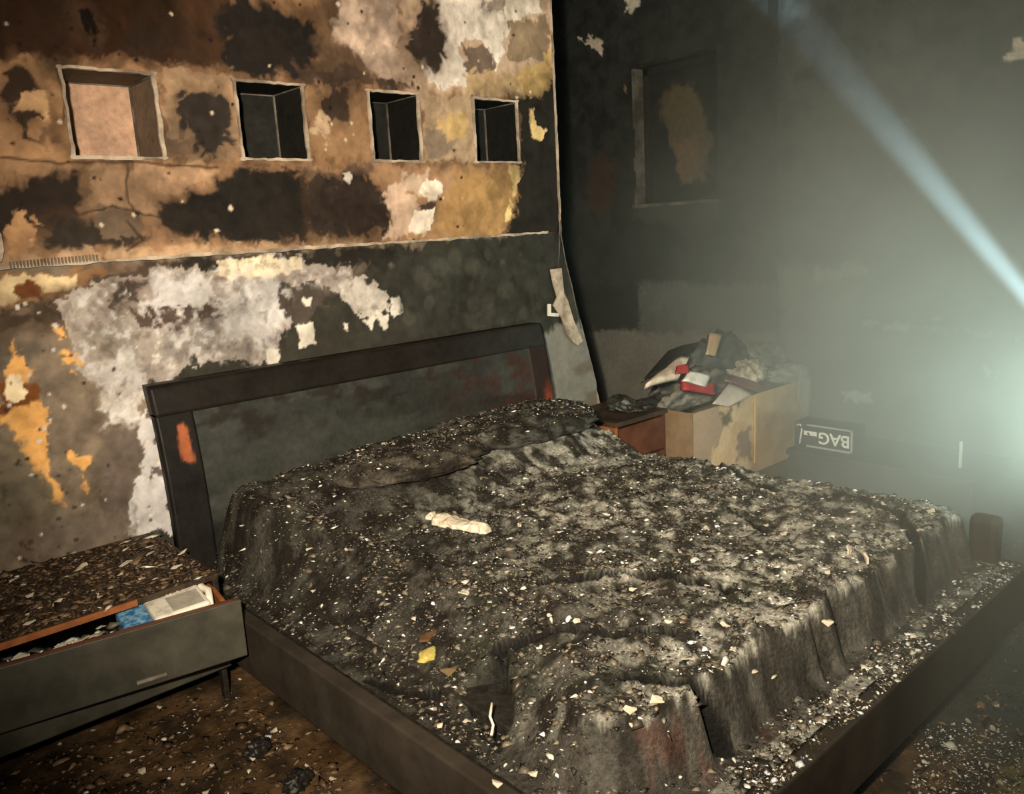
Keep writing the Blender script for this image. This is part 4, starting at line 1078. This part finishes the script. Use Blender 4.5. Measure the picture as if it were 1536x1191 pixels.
# booklet, packets and papers
def sheetobj(name, corners, th, mat, label, cat, bend=0.0, parent=None):
    """quad sheet given by 4 photo points with depth, with thickness and a gentle bend"""
    C4 = [np.array(c) for c in corners]; k = 7; vs = []
    nrm = np.cross(C4[1]-C4[0], C4[3]-C4[0]); nrm /= np.linalg.norm(nrm)
    org = sum(C4)/4
    for l in (0, 1):
        for i in range(k):
            for j in range(k):
                s, t = i/(k-1), j/(k-1)
                p = (C4[0]*(1-s)+C4[1]*s)*(1-t)+(C4[3]*(1-s)+C4[2]*s)*t
                p = p+nrm*(bend*math.sin(s*3.1)*(0.6+0.4*t)+l*th+0.15*bend*math.sin(9*s+4*t)); vs.append(p-org)
    f = gridfaces(k, k); n = k*k; idx = np.arange(n).reshape(k, k)
    rims = [np.stack([q[:-1], q[1:], q[1:]+n, q[:-1]+n], 1) for q in (idx[0], idx[-1], idx[:, 0], idx[:, -1])]
    me = fastmesh(name, np.array(vs), np.concatenate([f, f+n]+rims)); bm = bmesh.new(); bm.from_mesh(me); bmesh.ops.recalc_face_normals(bm, faces=list(bm.faces)); bm.to_mesh(me); bm.free()
    o = link(name, me, mat, parent); o.location = org
    return prop(o, label, cat)
paper = mat_char('cream_paper', (.45, .36, .27), (.72, .60, .48), 14, .8, .2, .1, .35, .6)
red = mat_char('red_packet', (.28, .02, .025), (.45, .05, .05), 12, .5, .4, .1)
pink = mat_char('pinkish_paper', (.52, .44, .38), (.72, .62, .56), 10, .8, .2, .05)
sheetobj('booklet', [pt(966, 584, 2.34), pt(1016, 572, 2.33), pt(1032, 542, 2.42), pt(1000, 552, 2.44)], .03, paper, 'scorched booklet with curled cream pages leaning on the heap', 'booklet', .02)
sheetobj('booklet_cover', [pt(960, 576, 2.36), pt(1000, 556, 2.40), pt(1046, 518, 2.48), pt(1000, 530, 2.50)], .02, MAT['black'], 'blackened folder lying over the cream booklet', 'folder', .01)
sheetobj('red_packet', [pt(1020, 586, 2.32), pt(1066, 594, 2.32), pt(1066, 578, 2.34), pt(1020, 570, 2.34)], .03, red, 'small red packet beneath the white packet', 'packet', .008)
sheetobj('white_packet', [pt(1022, 572, 2.30), pt(1054, 582, 2.30), pt(1062, 566, 2.33), pt(1030, 559, 2.33)], .02, MAT['white'], 'small white packet lying on the red packet', 'packet', .006)
sheetobj('red_scrap', [pt(1012, 562, 2.31), pt(1032, 560, 2.31), pt(1030, 547, 2.33), pt(1014, 550, 2.33)], .012, red, 'dark red scrap beside the cream booklet', 'scrap', .004)
sheetobj('paper_sheet', [pt(1068, 606, 2.27), pt(1092, 611, 2.262), pt(1128, 592, 2.265), pt(1094, 574, 2.34)], .005, pink, 'pale folded paper hanging over the front of the cardboard box', 'paper', .006)
sheetobj('striped_paper', [pt(1058, 532, 2.36), pt(1072, 535, 2.36), pt(1082, 503, 2.40), pt(1064, 500, 2.40)], .006, mat_char('yellow_pink_paper', (.42, .22, .16), (.42, .42, .18), 12, .7, .2, .1), 'yellow and pink paper strip at the peak of the heap', 'paper', .006)
sheetobj('pink_strap', [pt(1085, 572, 2.36), pt(1140, 592, 2.32), pt(1150, 584, 2.34), pt(1095, 564, 2.40)], .012, mat_char('dull_pink', (.16, .07, .07), (.3, .15, .14), 15), 'dull pink strap hanging out under the cream cloth', 'strap', .01)
sheetobj('cream_sheet', [pt(1118, 526, 2.62), pt(1165, 532, 2.60), pt(1150, 518, 2.66), pt(1120, 514, 2.66)], .008, mat_char('tan_sheet', (.25, .19, .12), (.36, .28, .2), 12), 'tan folded sheet behind the grey cloth', 'paper', .01)
# clear plastic bag over the corner of the box
m, nt, b = newmat('clear_plastic'); b.inputs['Base Color'].default_value = (.8, .82, .8, 1); b.inputs['Roughness'].default_value = .18
b.inputs['Alpha'].default_value = .42; b.inputs['Specular IOR Level'].default_value = .8
o = lump('plastic_bag', tuple(pt(1178, 562, 2.38)), (.17, .09, .06), .45, m, None, 33, 4, .7, 0, None, 4.0); prop(o, 'clear crumpled plastic bag over the corner of the cardboard box', 'bag')
sheetobj('bag_tail', [pt(1200, 560, 2.26), pt(1218, 566, 2.26), pt(1214, 625, 2.27), pt(1196, 600, 2.27)], .004, m, 'tail', 'bag', .012)
t_ = bpy.data.objects['bag_tail']; del t_['label']; del t_['category']; mw = t_.location-o.location; t_.parent = o; t_.location = mw
# blackened fabric on the nightstand
for px, py, Y, rad, l, sd in [(932, 592, 2.66, (.09, .07, .055), 'glossy black melted lump on the red-brown nightstand', 41), (965, 602, 2.60, (.15, .08, .03), 'flat blackened cloth spread on the red-brown nightstand', 42)]:
    q = pt(px, py, Y); o = lump('melted_lump', (q[0], q[1], .465+rad[2]*.3), rad, .4, mat_char('melted_black%d' % sd, (.012, .012, .010), (.10, .10, .085), 30, .3, .6), None, sd, 4, .3, .1); prop(o, l, 'debris')

# low dark chest and the printed package past the cardboard box
ch = prop(empty('chest', (4.0, 1.85, 0)), 'low dark chest against the hazy wall past the cardboard box', 'chest')
HO = np.array(ch.location)
m_ch = mat_char('dark_chest', (.035, .034, .030), (.07, .068, .06), 8, .6, .3)
nbox('chest_body', (3.80, 4.24, 1.28, 2.16, 0.0, .235), m_ch, ch, .006, HO)
nbox('chest_lid', (3.79, 4.25, 1.27, 2.17, .2352, .262), m_ch, ch, .006, HO)
pa, pb_ = at(1192, 628, 0, 3.86), at(1281, 652, 0, 3.86)
pk = prop(empty('package', (3.88, (pa[1]+pb_[1])/2, .262)), 'dark package with white upside-down lettering on the low chest', 'package')
PW = abs(pa[1]-pb_[1]); ztp = at(1281, 628, 0, 3.86)[2]
PH = 0.135
box('package_body', (-0.02, .10, -PW/2, PW/2, 0, PH), mat_char('dark_pack', (.03, .03, .03), (.055, .05, .05), 10, .4, .5), pk, .004)
m_w, nt, b = newmat('white_print'); b.inputs['Base Color'].default_value = (.8, .8, .74, 1); b.inputs['Roughness'].default_value = .5
m_g, nt, b = newmat('silver_print'); b.inputs['Base Color'].default_value = (.35, .35, .34, 1); b.inputs['Roughness'].default_value = .4
def print_text(body, size, y, z):
    cu = bpy.data.curves.new('lettering', 'FONT'); cu.body = body; cu.size = size; cu.align_x = 'CENTER'; cu.align_y = 'CENTER'; cu.extrude = .0006; cu.offset = .0015
    tmp = bpy.data.objects.new('tmp', cu); COL.objects.link(tmp)
    dg = bpy.context.evaluated_depsgraph_get(); me = bpy.data.meshes.new_from_object(tmp.evaluated_get(dg))
    bpy.data.objects.remove(tmp)
    # reading direction: on a face looking towards -X, upside down
    vs = np.array([v.co[:] for v in me.vertices])
    for v, c in zip(me.vertices, vs): v.co = (-0.0212-c[2], y+c[0], z-c[1])
    o = link('lettering', me, m_w, pk); return o
print_text('BAG', .085, -0.055+0*PW, PH*.5)
box('printed_bar', (-0.0215, -0.0203, 0.035, .105, PH*.5+.002, PH*.5+.024), m_w, pk, 0)
for b_ in ((-PW/2+.006, .09, PH-.016, PH-.008), (-PW/2+.006, .09, .008, .018), (-PW/2+.006, -PW/2+.016, .008, PH-.008)):
    box('printed_border', (-0.0213, -0.0203, *b_), m_g, pk, 0)
tube('printed_mark', [(-.021, PW/2-.012, PH-.02), (-.021, PW/2-.035, PH-.014), (-.021, PW/2-.04, PH-.04), (-.021, PW/2-.03, .02)], .005, m_w, pk, 4)
tube('printed_mark', [(-.021, PW/2-.075, PH*.62), (-.021, PW/2-.085, PH*.52)], .006, mat_char('dull_red', (.2, .08, .08), (.3, .14, .13), 10), pk, 4)
q = at(1440, 700, 0, 3.95); o = box('white_stick', (3.945, 3.957, q[1]-.006, q[1]+.006, .262, at(1440, 662, 0, 3.95)[2]), MAT['white'], None, .002); prop(o, 'short white stick standing up from the low dark chest', 'stick')

# ------------------------------------------------------------------ smoke
sm = bpy.data.meshes.new('smoke'); bm = bmesh.new(); bm_box(bm, 1.6, XP-.01, -1.1, 4.9, 0.02, ZC-.01); bm.to_mesh(sm); bm.free()
m = bpy.data.materials.new('smoke'); m.use_nodes = True; nt = m.node_tree; nt.nodes.clear()
out = nt.nodes.new('ShaderNodeOutputMaterial'); vol = nt.nodes.new('ShaderNodeVolumePrincipled')
vol.inputs['Color'].default_value = (.80, .89, .84, 1); vol.inputs['Anisotropy'].default_value = 0.0
nt.links.new(vol.outputs[0], out.inputs['Volume'])
tc = texcoord(nt); sep = nt.nodes.new('ShaderNodeSeparateXYZ'); nt.links.new(tc, sep.inputs[0])
def math_(op, a, b=None):
    n = nt.nodes.new('ShaderNodeMath'); n.operation = op
    for i, v in enumerate((a, b)):
        if v is None: continue
        if isinstance(v, (int, float)): n.inputs[i].default_value = v
        else: nt.links.new(v, n.inputs[i])
    return n.outputs[0]
def mrange(v, a, b, c, d_):
    n = nt.nodes.new('ShaderNodeMapRange'); n.interpolation_type = 'SMOOTHSTEP'
    for i, q in enumerate((a, b, c, d_)): n.inputs[i+1].default_value = q
    nt.links.new(v, n.inputs[0]); return n.outputs[0]
along = math_('SUBTRACT', math_('MULTIPLY', sep.outputs[0], .72), math_('MULTIPLY', sep.outputs[1], .69))   # grows towards the window-side corner
g1 = mrange(along, 0.35, 2.3, 0.0, 1.0)
g0 = mrange(sep.outputs[0], 3.0, 4.4, 0.0, 0.13)
hz = mrange(sep.outputs[2], 0.9, 2.3, 1.0, 0.16)
nn = noise(nt, tc, 1.6, 3, .6); nr = mrange(nn.outputs[0], .3, .7, .6, 1.3)
den = math_('MULTIPLY', math_('MULTIPLY', math_('ADD', g1, g0), hz), math_('MULTIPLY', nr, 0.80))
nt.links.new(den, vol.inputs['Density'])
sm.materials.append(m)
o = bpy.data.objects.new('smoke', sm); COL.objects.link(o); prop(o, 'pale smoke hanging over the foot of the bed and along the far wall', 'smoke', None, 'stuff')
